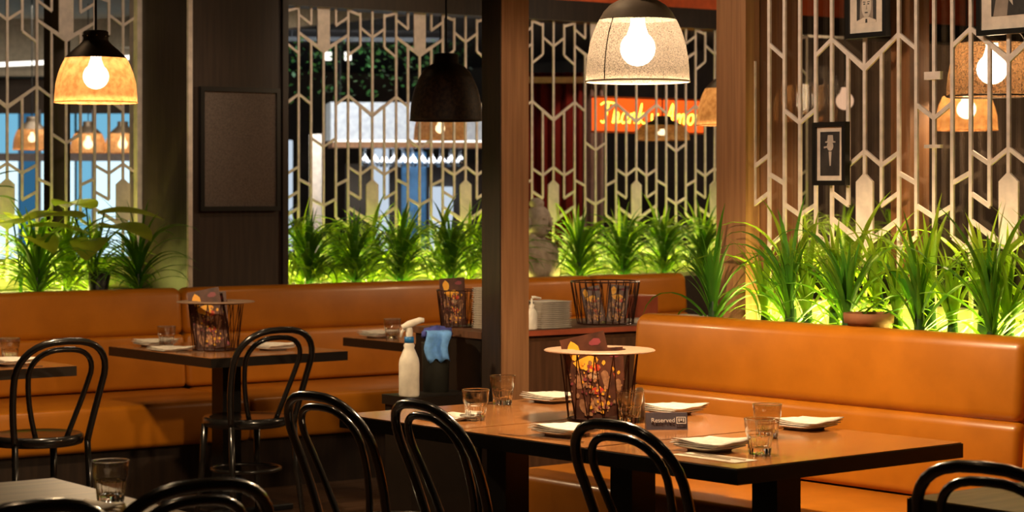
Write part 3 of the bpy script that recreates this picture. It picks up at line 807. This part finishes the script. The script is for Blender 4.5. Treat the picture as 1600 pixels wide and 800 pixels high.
# wire baskets with wooden rim, and the menus in them
def make_basket():
    t = thing('wire_basket', '', 'basket', group='wire menu baskets')
    rt, rb, h = .128, .104, .222
    ring = lambda r, z: [(r * math.cos(2 * math.pi * i / 32), r * math.sin(2 * math.pi * i / 32), z) for i in range(32)]
    MB().lathe([(.086, h), (.178, h), (.182, h + .003), (.178, h + .006), (.086, h + .006), (.086, h)], 40).build('wooden_rim', 'pale_wood', t)
    MB().tube(ring(rt, h - .003), .003, 6, closed=True).build('top_ring', 'wire_metal', t)
    MB().tube(ring(rb, .003), .003, 6, closed=True).build('bottom_ring', 'wire_metal', t)
    b = MB(); n = 13
    for i in range(n):
        a0, a1, a2 = 2 * math.pi * i / n, 2 * math.pi * (i + .5) / n, 2 * math.pi * (i + 1) / n
        b.tube([(rb * math.cos(a0), rb * math.sin(a0), .003), (rt * math.cos(a1), rt * math.sin(a1), h)], .0019, 5)
        b.tube([(rt * math.cos(a1), rt * math.sin(a1), h), (rb * math.cos(a2), rb * math.sin(a2), .003)], .0019, 5)
    o = b.build('wire_side', 'wire_metal', t); o['kind'] = 'stuff'
    MB().lathe([(0, .003), (.096, .003), (.096, .006), (0, .006)], 24).build('floor_disc', 'wire_metal', t)
    return t
def make_menu():
    t = thing('menu_card', '', 'menu', group='printed menu cards')
    wd, h = .150, .28
    MB().box(-wd / 2, -.0015, 0, wd / 2, .0015, h).build('card', 'menu_dark', t)
    f = lambda u, v, w_: (u, w_, v)
    pr_ = lambda poly, m, nm, d: MB().prism(poly, -.0015 - d, -.0012, f).build(nm, m, t)
    rr = random.Random(4)
    def blob(cx, cz, rx, rz, m, nm, d, n=11):
        pr_([(1.3 * (cx) + 1.35 * rx * rr.uniform(.7, 1.15) * math.cos(2 * math.pi * k / n), cz + rz * rr.uniform(.7, 1.15) * math.sin(2 * math.pi * k / n)) for k in range(n)], m, nm, d)
    blob(-.028, .235, .017, .032, 'menu_orange', 'print_orange', .0006); blob(-.004, .190, .030, .022, 'menu_orange', 'print_orange', .0007)
    blob(.014, .165, .016, .014, 'menu_red', 'print_red', .0008)
    blob(.008, .142, .014, .013, 'menu_cream', 'print_pale', .0006); blob(-.03, .13, .014, .03, 'menu_mid', 'print_brown', .0006)
    blob(.036, .12, .012, .035, 'menu_mid', 'print_brown', .0006)
    blob(.010, .092, .016, .013, 'menu_red', 'print_red', .0008); blob(.004, .045, .020, .022, 'menu_pale', 'print_pale', .0006)
    sp = MB()
    for k in range(110):
        sp.mi = rr.choice((0, 0, 1, 2, 3)); cx, cz, q = rr.gauss(.004, .024), rr.uniform(.012, .19), rr.uniform(.0025, .007)
        cx = max(-.058, min(.058, cx)); d_ = .0009 + .00001 * k; n_ = 6
        sp.prism([(1.25 * cx + q * rr.uniform(.6, 1.2) * math.cos(2 * math.pi * a / n_), cz + 1.3 * q * rr.uniform(.6, 1.2) * math.sin(2 * math.pi * a / n_)) for a in range(n_)], -.0015 - d_, -.0012, f)
    o = sp.build('print_speckle', ['menu_mid', 'menu_pale', 'menu_orange', 'menu_wine'], t); o['kind'] = 'stuff'
    blob(-.036, .05, .010, .03, 'menu_mid', 'print_brown', .0006); blob(.03, .25, .016, .013, 'menu_wine', 'print_wine', .0006)
    return t
CAMR = R(-36)
def basket(where, x, y, z, cards=((-.02, .02, 0, 1),)):
    instance('basket', make_basket, 'round wire basket with pale wooden rim ' + where, (x, y, z), .3)
def menu(label, x, y, z, rz, lean, roll=0, sc=1):
    m = instance('menu', make_menu, label, (x, y, z), rz); m.rotation_euler = (-lean, roll, rz); m.scale = (sc, sc, sc); return m
basket('on the long table', 4.394, 5.563, .75)
menu('printed menu with orange motif leaning in the long table basket', 4.375, 5.535, .757, CAMR, .13, -.22, .98)
menu('second menu standing behind in the long table basket', 4.43, 5.56, .757, CAMR, .1, -.06, .80)
basket('on the left table before the banquette', 4.833, 8.996, .75)
menu('printed menu with orange motif in the left table basket', 4.815, 8.985, .757, CAMR, .13, -.2, 1.0)
menu('second menu behind in the left table basket', 4.85, 9.03, .757, CAMR, .13, -.1, .93)
t = thing('condiment_shaker', 'small white shaker beside the long table basket', 'shaker', (4.56, 5.56, .75))
MB().lathe([(0, 0), (.017, 0), (.018, .055), (.014, .07), (0, .07)], 16).build('body', 'porcelain', t, True)
MB().lathe([(.0145, .07), (.0145, .088), (.010, .094), (0, .095)], 16).build('cap', 'plastic_white', t, True)

# reserved sign
t = thing('table_sign', 'small dark grey reserved sign in the middle of the long table', 'sign', (4.38, 5.21, .75), R(-36 + 4))
MB().prism([(-.022, 0), (.022, 0), (.004, .052), (-.004, .052)], -.065, .065, lambda u, v, w_: (w_, u, v)).build('block', 'sign_grey', t)
def text(body, size, mat, parent, loc, rot, name='lettering', ext=.0004):
    cu = bpy.data.curves.new(name, 'FONT'); cu.body = body; cu.size = size; cu.align_x = 'CENTER'; cu.align_y = 'CENTER'; cu.extrude = ext
    tmp = bpy.data.objects.new('tmp', cu); COL.objects.link(tmp)
    dg = bpy.context.evaluated_depsgraph_get(); me = bpy.data.meshes.new_from_object(tmp.evaluated_get(dg))
    bpy.data.objects.remove(tmp); me.name = name; me.materials.clear()
    o = put(name, me, mat, parent, loc); o.rotation_euler = rot; return o
ta = math.atan2(.018, .052); ty = -.0135
text('Reserved', .020, 'white_ink', t, (-.012, -.0145, .029), (R(90) - ta, 0, 0))
bx = MB()
for q in ((-.015, -.011, .015, -.0085), (-.015, .0085, .015, .011), (-.015, -.0085, -.0125, .0085), (.0125, -.0085, .015, .0085)): bx.box(q[0], q[1], 0, q[2], q[3], .0006)
o = bx.build('emblem_frame', 'white_ink', t, False, (.045, -.0145, .029)); o.rotation_euler = (R(90) - ta, 0, 0)
bx = MB()
for k in range(3): bx.box(-.009 + k * .007, -.005 + (k % 2) * .003, 0, -.005 + k * .007, .006, .0006)
o = bx.build('emblem', 'white_ink', t, False, (.045, -.0145, .029)); o.rotation_euler = (R(90) - ta, 0, 0)

# on the service cabinet
CT = .895
TOPS = ['topmost', 'second', 'third', 'fourth', 'fifth', 'sixth', 'seventh', 'eighth', 'ninth', 'tenth', 'eleventh', 'twelfth', 'thirteenth', 'fourteenth', 'fifteenth', 'sixteenth', 'seventeenth', 'eighteenth', 'nineteenth']
def plates_stack(x, y, n, label, group, m='porcelain', a=.078, dz=.0085, rot=0):
    for k in range(n):
        def mk():
            t = thing('square_plate', '', 'plate')
            o = rbox('plate', (-a, -a, 0, a, a, dz * .55), .003, m, t, seg=1)
            rbox('rim', (-a * 1.06, -a * 1.06, dz * .55, a * 1.06, a * 1.06, dz * .8), .001, m, t, seg=1)
            return t
        instance('sp' + m + str(a), mk, label + ', ' + TOPS[n - 1 - k] + (' plate' if k == n - 1 else ' from the top'), (x + rnd.uniform(-.002, .002), y + rnd.uniform(-.002, .002), CT + k * dz), rot + rnd.uniform(-.02, .02), group)
for k in range(1):
    plates_stack(5.69, 7.585, 14, 'white square plate stacked right of the soap pump', 'white plates stacked right of the post')
plates_stack(5.455, 7.665, 19, 'pale plate in the tall stack left of the post', 'pale plates stacked left of the post', 'napkin', .055, .0095)
t = thing('soap_pump', 'clear white soap pump bottle by the plate stack', 'bottle', (5.565, 7.515, CT))
MB().lathe([(0, 0), (.022, 0), (.024, .005), (.024, .07), (.016, .085), (.010, .092), (0, .092)], 18).build('bottle', 'plastic_white', t, True)
pm = MB().lathe([(.011, .09), (.011, .108), (.005, .110), (.004, .135), (0, .135)], 12); pm.tube([(0, 0, .137), (.01, -.008, .139), (.034, -.022, .134)], [.008, .006, .004], 8)
pm.build('pump', 'plastic_white', t, True)
def make_big_basket():
    t = thing('wire_basket', '', 'basket')
    b = MB(); rt, rb, h, n = .155, .125, .19, 26
    for i in range(n):
        a0, a1, a2 = 2 * math.pi * i / n, 2 * math.pi * (i + .5) / n, 2 * math.pi * (i + 1) / n
        b.tube([(rb * math.cos(a0), rb * math.sin(a0), .003), (rt * math.cos(a1), rt * math.sin(a1), h)], .002, 5)
        b.tube([(rt * math.cos(a1), rt * math.sin(a1), h), (rb * math.cos(a2), rb * math.sin(a2), .003)], .002, 5)
    o = b.build('wire_side', 'wire_metal', t); o['kind'] = 'stuff'
    for r, z in ((rt, h), (rb, .003)):
        MB().tube([(r * math.cos(2 * math.pi * i / 32), r * math.sin(2 * math.pi * i / 32), z) for i in range(32)], .003, 6, closed=True).build('ring', 'wire_metal', t)
    MB().lathe([(0, .003), (.12, .003), (.12, .006), (0, .006)], 24).build('floor_disc', 'wire_metal', t)
    return t
instance('bigb', make_big_basket, 'wide dark wire basket right of the white plate stack', (6.075, 7.65, CT), .2)
instance('bigb', make_big_basket, 'dark wire basket with menus left of the wooden post', (5.415, 7.85, CT), .2).scale = (.62, .62, .85)
for o_ in [o for o in bpy.data.objects if o.name.startswith('wire_basket')]: pass
menu('menu card standing in the basket left of the wooden post', 5.385, 7.84, CT + .008, CAMR, .06, -.06, .74)
menu('menu card lying back in the wide basket by the plate stack', 6.095, 7.60, CT + .008, CAMR, .1, .1, .60)
menu('second menu card in the wide basket by the plate stack', 6.025, 7.65, CT + .008, CAMR, .1, -.2, .58)
t = rbox('serving_tray', (-.10, -.07, 0, .10, .07, .02), .006, 'porcelain', None, (6.28, 7.60, CT)); tag(t, 'white tray behind the left end of the right banquette', 'tray')
t = rbox('storage_box', (-.09, -.06, 0, .09, .06, .11), .005, 'shelf_red', None, (6.42, 7.86, CT)); tag(t, 'red box behind the white tray on the cabinet', 'box')

# ------------------------------------------------------------------ pictures
t = thing('notice_board', 'blank grey brown framed board on the dark pillar', 'board', (5.75, 10.44, 1.715))
MB().box(-.225, -.015, -.315, .225, -.004, .315).build('panel', 'board_mesh', t)
for q in ((-.245, -.335, .245, -.31), (-.245, .31, .245, .335), (-.245, -.31, -.222, .31), (.222, -.31, .245, .31)):
    MB().box(q[0], -.028, q[1], q[2], 0, q[3]).build('frame_side', 'frame_black', t)
def portrait(label, y, z, wd, h, kind, mw=.03):
    """hangs on the right lattice, facing -x; local x runs towards the camera"""
    t = thing('picture_frame', label, 'picture', (5.716, y, z), R(-90))
    a, b = wd / 2, h / 2; fr = .018
    MB().box(-a, -.018, -b, a, -.002, b).build('backing', 'frame_black', t)
    for q in ((-a, -b, a, -b + fr), (-a, b - fr, a, b), (-a, -b + fr, -a + fr, b - fr), (a - fr, -b + fr, a, b - fr)):
        MB().box(q[0], -.028, q[1], q[2], -.018, q[3]).build('frame_side', 'frame_black', t)
    MB().box(-a + fr, -.020, -b + fr, a - fr, -.018, b - fr).build('mat', 'mat_card', t)
    ia, ib = a - fr - mw, b - fr - mw
    p = MB().box(-ia, -.0215, -ib, ia, -.020, ib).build('photograph', 'photo_dark' if kind != 'face' else 'photo_mid', t)
    f = lambda u, v, w_: (u, w_, v)
    el = lambda cx, cz, rx, rz, n=18: [(cx + rx * math.cos(2 * math.pi * i / n), cz + rz * math.sin(2 * math.pi * i / n)) for i in range(n)]
    def lay(poly, m, d): MB().prism(poly, -.0215 - d, -.0213, f).build('image_shape', m, p)
    if kind == 'face':
        lay([(-ia, -ib), (ia, -ib), (ia, -ib * .90), (.3 * ia, -ib * .72), (-.3 * ia, -ib * .72), (-ia, -ib * .90)], 'mat_card', .0004)
        lay([(-ia, ib), (-ia, -ib * .86), (-.70 * ia, -ib * .8), (-.62 * ia, ib)], 'photo_dark', .0005)
        lay([(ia, -ib * .86), (ia, ib), (.62 * ia, ib), (.70 * ia, -ib * .8)], 'photo_dark', .0005)
        lay([(-.09 * ia, -ib * .80), (.09 * ia, -ib * .80), (.11 * ia, -ib), (-.11 * ia, -ib)], 'photo_dark', .0006)
        lay(el(0, -ib * .12, ia * .50, ib * .64), 'photo_light', .0006)
        lay(el(0, ib * .62, ia * .58, ib * .26), 'photo_dark', .0009)
        for sx in (-1, 1):
            lay(el(sx * ia * .21, -ib * .04, ia * .11, ib * .035), 'photo_dark', .0009)
            lay([(sx * ia * .08, ib * .04), (sx * ia * .36, ib * .05), (sx * ia * .36, ib * .09), (sx * ia * .08, ib * .08)][::sx], 'photo_dark', .0009)
        lay([(-.06 * ia, -ib * .32), (.10 * ia, -ib * .32), (.04 * ia, -ib * .02)], 'photo_mid', .0009)
        lay(el(0, -ib * .48, ia * .18, ib * .035), 'photo_dark', .0009)
    elif kind == 'hat':
        lay([(-.75 * ia, -ib), (.8 * ia, -ib), (.7 * ia, -.2 * ib), (.2 * ia, .1 * ib), (-.3 * ia, .1 * ib), (-.7 * ia, -.3 * ib)], 'photo_dark', .0004)
        lay(el(.05 * ia, ib * .35, ia * .33, ib * .22), 'photo_light', .0006)
        lay([(-.45 * ia, ib * .5), (.6 * ia, ib * .5), (.6 * ia, ib * .56), (.38 * ia, ib * .58), (.33 * ia, ib * .85), (-.18 * ia, ib * .85), (-.25 * ia, ib * .58), (-.45 * ia, ib * .56)], 'photo_light', .0008)
        lay([(-.6 * ia, ib * .25), (-.05 * ia, ib * .3), (-.05 * ia, ib * .36), (-.6 * ia, ib * .33)], 'photo_light', .0009)
        lay([(-.1 * ia, .1 * ib), (.2 * ia, .1 * ib), (.12 * ia, -.55 * ib), (.0, -.55 * ib)], 'photo_light', .0007)
    else:
        lay([(-.9 * ia, -ib), (-.2 * ia, -ib), (0, .1 * ib), (-.5 * ia, .3 * ib)], 'photo_mid', .0004)
        lay(el(.35 * ia, .15 * ib, .3 * ia, .35 * ib), 'photo_mid', .0005)
        lay([(-.1 * ia, -.6 * ib), (.1 * ia, -.75 * ib), (.02 * ia, -.3 * ib), (-.12 * ia, -.28 * ib)], 'photo_light', .0006)
    return t
portrait('framed black and white portrait of a face, upper left on the right lattice', 5.645, 2.175, .205, .25, 'face', .036)
portrait('framed black and white portrait of a figure in a hat, lower on the right lattice', 5.834, 1.63, .172, .235, 'hat', .018)
portrait('large framed dark photograph in the top right corner', 4.965, 2.22, .30, .39, 'dark', .045)

# ------------------------------------------------------------------ beyond the lattice
# neon sign
NX, NY, NZ = 10.45, 12.62, 2.05
t = thing('neon_sign', 'red board sign with yellow neon script beyond the lattice', 'sign', (NX, NY, NZ))
MB().box(-.53, 0, -.125, .53, .03, .125).build('board', 'neon_red', t)
for q in ((-.54, -.135, .54, -.12), (-.54, .12, .54, .135)): MB().box(q[0], -.012, q[1], q[2], .03, q[3]).build('frame_side', 'red_wall', t)
for sx in (-.4, .4): MB().tube([(sx, .015, .13), (sx, .015, 2.95 - NZ)], .004, 6).build('hanger', 'black_iron', t)
GL = {  # single stroke script letters on a unit grid: (advance, [strokes])
    'T': (.75, [[(-.05, .86), (.2, .98), (.75, .95)], [(.42, .95), (.34, .4), (.2, .02), (.02, .08)]]),
    'h': (.52, [[(.0, .0), (.16, .95), (.06, .0)], [(.08, .3), (.24, .5), (.34, .4), (.3, .05), (.5, .1)]]),
    'a': (.52, [[(.38, .45), (.15, .48), (.04, .2), (.14, .0), (.32, .15), (.4, .48), (.36, .05), (.52, .1)]]),
    'n': (.55, [[(.03, .0), (.1, .48), (.1, .25), (.26, .5), (.36, .38), (.34, .04), (.55, .1)]]),
    'k': (.55, [[(.0, .0), (.18, .95), (.06, .0)], [(.36, .5), (.1, .28), (.38, .0), (.52, .08)]]),
    'u': (.55, [[(.03, .48), (.06, .1), (.2, .0), (.36, .2), (.4, .5), (.38, .05), (.54, .1)]]),
    'A': (.72, [[(.0, .0), (.2, .3), (.48, .98), (.5, .4), (.56, .0)], [(.12, .38), (.55, .42)]]),
    'm': (.78, [[(.03, .0), (.1, .48), (.1, .25), (.24, .5), (.32, .3), (.3, .02), (.34, .3), (.48, .5), (.58, .36), (.56, .04), (.76, .1)]]),
    'o': (.5, [[(.3, .5), (.1, .42), (.05, .15), (.2, .0), (.38, .15), (.38, .4), (.28, .5), (.5, .4)]]),
    'r': (.45, [[(.03, .0), (.1, .5), (.12, .3), (.3, .52), (.42, .44)]]), ' ': (.3, [])}
tx = 'Thank u Amor'; tot = sum(GL[c_][0] for c_ in tx); sc_ = .98 / tot; x0 = -.49; hz = .155
for ch in tx:
    adv, st = GL[ch]
    b = MB()
    for pl in st:
        pts = [(x0 + (u + .10 * v) * sc_, -.022, -.062 + v * hz) for u, v in pl]
        sm = []
        for i in range(len(pts) - 1):
            p0, p1, p2, p3 = [Vector(pts[max(0, min(len(pts) - 1, i + k))]) for k in (-1, 0, 1, 2)]
            for q in (0, .25, .5, .75): sm.append(.5 * ((2 * p1) + (p2 - p0) * q + (2 * p0 - 5 * p1 + 4 * p2 - p3) * q * q + (3 * p1 - p0 - 3 * p2 + p3) * q ** 3))
        sm.append(Vector(pts[-1])); b.tube(sm, .0065, 6)
    if st: b.build('neon_letter', 'neon_yellow', t, True)
    x0 += adv * sc_

# bright arcade shopfront seen through the left bay
t = thing('shopfront', 'bright blue white lit shopfront far beyond the left lattice', 'shopfront', (9.4, 20.4, 0), R(-36))
panes = [(-1.7, -1.45, 'window_cyan'), (-1.42, -1.1, 'window_white'), (-1.07, -.86, 'window_cyan'), (-.83, -.62, 'window_white'), (-.60, -.42, 'window_blue'),
         (-.39, -.05, 'window_white'), (-.02, .14, 'window_cyan'), (.17, .60, 'window_white'), (.63, .80, 'window_cyan'), (.83, 1.2, 'window_white'), (1.23, 1.7, 'window_blue')]
for a, b, m in panes:
    MB().box(a, 0, .3, b, .03, 1.78).build('lit_pane', m, t)
    MB().box(a, 0, 1.86, b, .03, 2.26).build('transom_pane', 'window_cyan' if m != 'window_blue' else 'window_blue', t)
for a in (-1.07, -.40, .155, .815): MB().box(a - .02, -.03, .3, a + .02, .03, 2.3).build('mullion', 'grey_column', t)
MB().box(-1.75, -.04, 1.78, 1.75, .03, 1.86).build('transom', 'grey_column', t)
MB().box(-1.8, -.02, 2.26, 1.8, .05, 2.62).build('fascia', 'dark_room', t)
MB().box(-1.75, -.02, 0, 1.75, .05, .3).build('base', 'white_panel', t)
struct(MB().box(-2.2, -.25, 2.63, 2.0, .4, 3.2).build('wall_bulkhead', 'ceiling_pale', None, False, (9.4, 20.45, 0), R(-36)))
tag(MB().tube([(-2.2, -.30, 2.70), (-1.2, -.42, 2.71), (0, -.5, 2.76), (1.0, -.46, 2.83), (1.9, -.3, 2.9)], .022, 8).build('cove_light', 'cove', None, True, (9.4, 20.4, 0), R(-36)),
    'curved white cove light line above the far shopfront', 'light')
light('arcade_light', 'AREA', (8.0, 17.4, 3.1), 60, (1, .86, .66), size=1.5)

# bar beyond the middle bay
t = thing('bar_canopy', 'white lit bar canopy beyond the middle lattice', 'canopy', (11.27, 17.4, -.04), R(-36 + 10))
MB().box(-.62, -.05, 2.0, 1.1, .5, 2.36).build('fascia', 'white_panel', t)
MB().box(-.62, -.056, 1.985, 1.1, -.03, 2.0).build('edge_light', 'cove', t)
MB().box(-.60, -.02, 1.93, 1.1, .45, 1.985).build('soffit', 'post_wood', t)
for sx in (-.5, 1.0): MB().tube([(sx, .25, 2.36), (sx, .25, 2.95)], .012, 8).build('hanger', 'black_iron', t)
light('rack_fill', 'AREA', (11.42, 17.4, 1.875), 5, (.86, .92, 1), (0, 0, R(-26)), shape='RECTANGLE', size=1.2, size_y=.25)  # added fill that brightens the hanging glasses
light('canopy_wash', 'AREA', (10.4, 16.7, 2.75), 26, (.86, .92, 1.0), (R(40), 0, R(-26)), size=1.6)
def make_stem():
    g = thing('wine_glass', '', 'glass', group='glasses hanging under the bar canopy')
    MB().lathe([(.033, 0), (.030, -.003), (.004, -.008), (.004, -.08), (.02, -.09), (.036, -.12), (.038, -.15), (.032, -.18), (.030, -.18), (.035, -.15), (.034, -.12), (.018, -.093), (0, -.09)], 14).build('glass', 'glass', g, True)
    return g
MBt = Matrix.Translation((11.27, 17.4, -.04)) @ Matrix.Rotation(R(-26), 4, 'Z')
for r_ in range(2):
    for i in range(11):
        p = MBt @ Vector((-.28 + i * .092, .06 + r_ * .14, 1.93))
        instance('stem', make_stem, 'hanging stemmed glass, %s row, number %s from the left under the bar canopy' % (('front', 'back')[r_], ['one', 'two', 'three', 'four', 'five', 'six', 'seven', 'eight', 'nine', 'ten', 'eleven'][i]), p)
def slab(name, label, cat, px, d, dims, mat, rot=R(-36)):
    o = rbox(name, dims, .006, mat, None, (px, d, 0), rot, seg=1); return tag(o, label, cat)
slab('bar_cabinet', 'black bar back cabinet under the lit canopy', 'cabinet', 11.9, 18.0, (-.7, 0, 0, 1.0, .4, 1.75), 'dark_wood')
slab('blue_panel', 'blue panel standing in the bar below the glasses', 'panel', 11.60, 17.60, (-.11, 0, 0, .13, .05, 1.86), 'blue_panel')
emit('bar_glow', (.74, .86, 1.0), .5)  # emission stands in for a bright reflection and white glows at the bar
slab('glow_slab', 'bright cool reflection painted as fridge at the bar, left of the blue panel', 'glow', 11.40, 17.83, (-.09, 0, 0, .06, .05, 1.9), 'bar_glow')
slab('glow_slab', 'bright cool white glow slab low right of the blue panel', 'glow', 11.50, 16.98, (-.10, 0, 0, .12, .05, 1.52), 'bar_glow')
slab('column', 'blue grey column at the left end of the middle lattice', 'column', 9.80, 17.46, (-.16, 0, 0, .05, .2, 2.95), 'grey_column')
slab('column', 'pale beige round edged column left of the bar canopy', 'column', 10.22, 17.13, (-.05, 0, 0, .06, .1, 2.0), 'mat_card')
slab('light_box', 'white lit panel between the two columns left of the bar', 'panel', 10.13, 17.5, (-.12, 0, 0, .06, .05, 1.95), 'bar_glow')
# hanging greenery over the bar
r3 = random.Random(9)
t = thing('hanging_greenery', 'dark green trailing greenery above the bar canopy', 'plant', (10.6, 17.0, 2.95), R(-30))
b = MB()
for k in range(520):
    u = r3.uniform(-.75, 1.05); q = r3.random() ** 1.3; x, y, z = u, r3.uniform(-.15, .15), -.08 - q * (.55 - .25 * max(0, u))
    a, e, L = r3.uniform(0, 6.28), r3.uniform(-1, .3), r3.uniform(.04, .08)
    d = Vector((math.cos(a) * math.cos(e), math.sin(a) * math.cos(e), math.sin(e))) * L; sd = Vector((-math.sin(a), math.cos(a), 0)) * L * .28
    p = Vector((x, y, z)); b.add([p, p + d * .5 + sd, p + d, p + d * .5 - sd], [(0, 1, 2, 3)])
f = b.build('foliage', 'leaf_dark', t); f['kind'] = 'stuff'
MB().box(-.75, -.03, -.10, 1.05, .03, -.06).build('rail', 'black_iron', t)
for sx in (-.6, .9): MB().tube([(sx, 0, -.07), (sx, 0, 0)], .006, 6).build('hanger', 'black_iron', t)
light('greenery_spot', 'SPOT', (10.1, 16.0, 2.9), 2.5, (.9, .95, .8), (R(60), 0, R(-36)), spot_size=R(70))
for i, (x, y) in enumerate(((11.25, 18.6), (11.42, 18.5))):
    s_ = MB().lathe([(0, 0), (.035, 0), (.035, .08), (0, .08)], 14).build('ceiling_spotlight', 'cove', None, False, (x, y, 2.78))
    tag(s_, 'small ceiling spotlight, %s of the pair above the greenery' % ('left', 'right')[i], 'spotlight')
# red curtain and grey curtain beyond the third bay
def curtain(label, x, y, rot, wd, h, m, folds):
    b = MB(); vs = []; n = folds * 8
    for j in (0, 1):
        for i in range(n + 1): vs.append(((i / n - .5) * wd, .035 * math.sin(i / n * folds * 2 * math.pi), j * h))
    b.add(vs, [(i, i + 1, n + 2 + i, n + 1 + i) for i in range(n)])
    o = b.build('curtain', m, None, True, (x, y, 0), rot); md = o.modifiers.new('thick', 'SOLIDIFY'); md.thickness = .006
    tag(o, label, 'curtain')
curtain('dark red curtain just right of the wooden post, beyond the lattice', 10.68, 14.24, R(-36), .62, 2.45, 'red_curtain', 6)
curtain('grey purple curtain beside the dark red one', 11.00, 14.0, R(-36), .16, 2.4, 'grey_column', 2)
tag(MB().box(-.7, 0, 2.36, .35, .03, 2.41).build('curtain_rail', 'mat_card', None, False, (10.86, 13.95, 0), R(-36)), 'pale rail above the red curtain', 'rail')
light('red_wash', 'SPOT', (10.8, 12.9, 2.88), 22, (1, .5, .3), (R(25), 0, R(-36)), spot_size=R(90))
light('back_room_fill', 'POINT', (13.5, 14.0, 2.4), 40, WARM, shadow_soft_size=.2)  # fill added for the dim far room, no fixture
light('back_room_fill', 'POINT', (8.8, 7.0, 2.5), 40, WARM, shadow_soft_size=.2)  # fill added to lift the dark room behind the right glass
# dark wall of the neighbouring room seen through the right glass
struct(MB().box(15.0, 4, 0, 15.1, 23, 2.95).build('wall_side', 'dark_room'))
struct(MB().box(5.84, 2.5, 0, 15.0, 2.6, 2.9).build('wall_near', 'dark_room'))

for o in bpy.data.objects:
    if 'label' in o and not o.parent and not 4 <= len(o['label'].split()) <= 16: print('LABEL', len(o['label'].split()), o['label'])
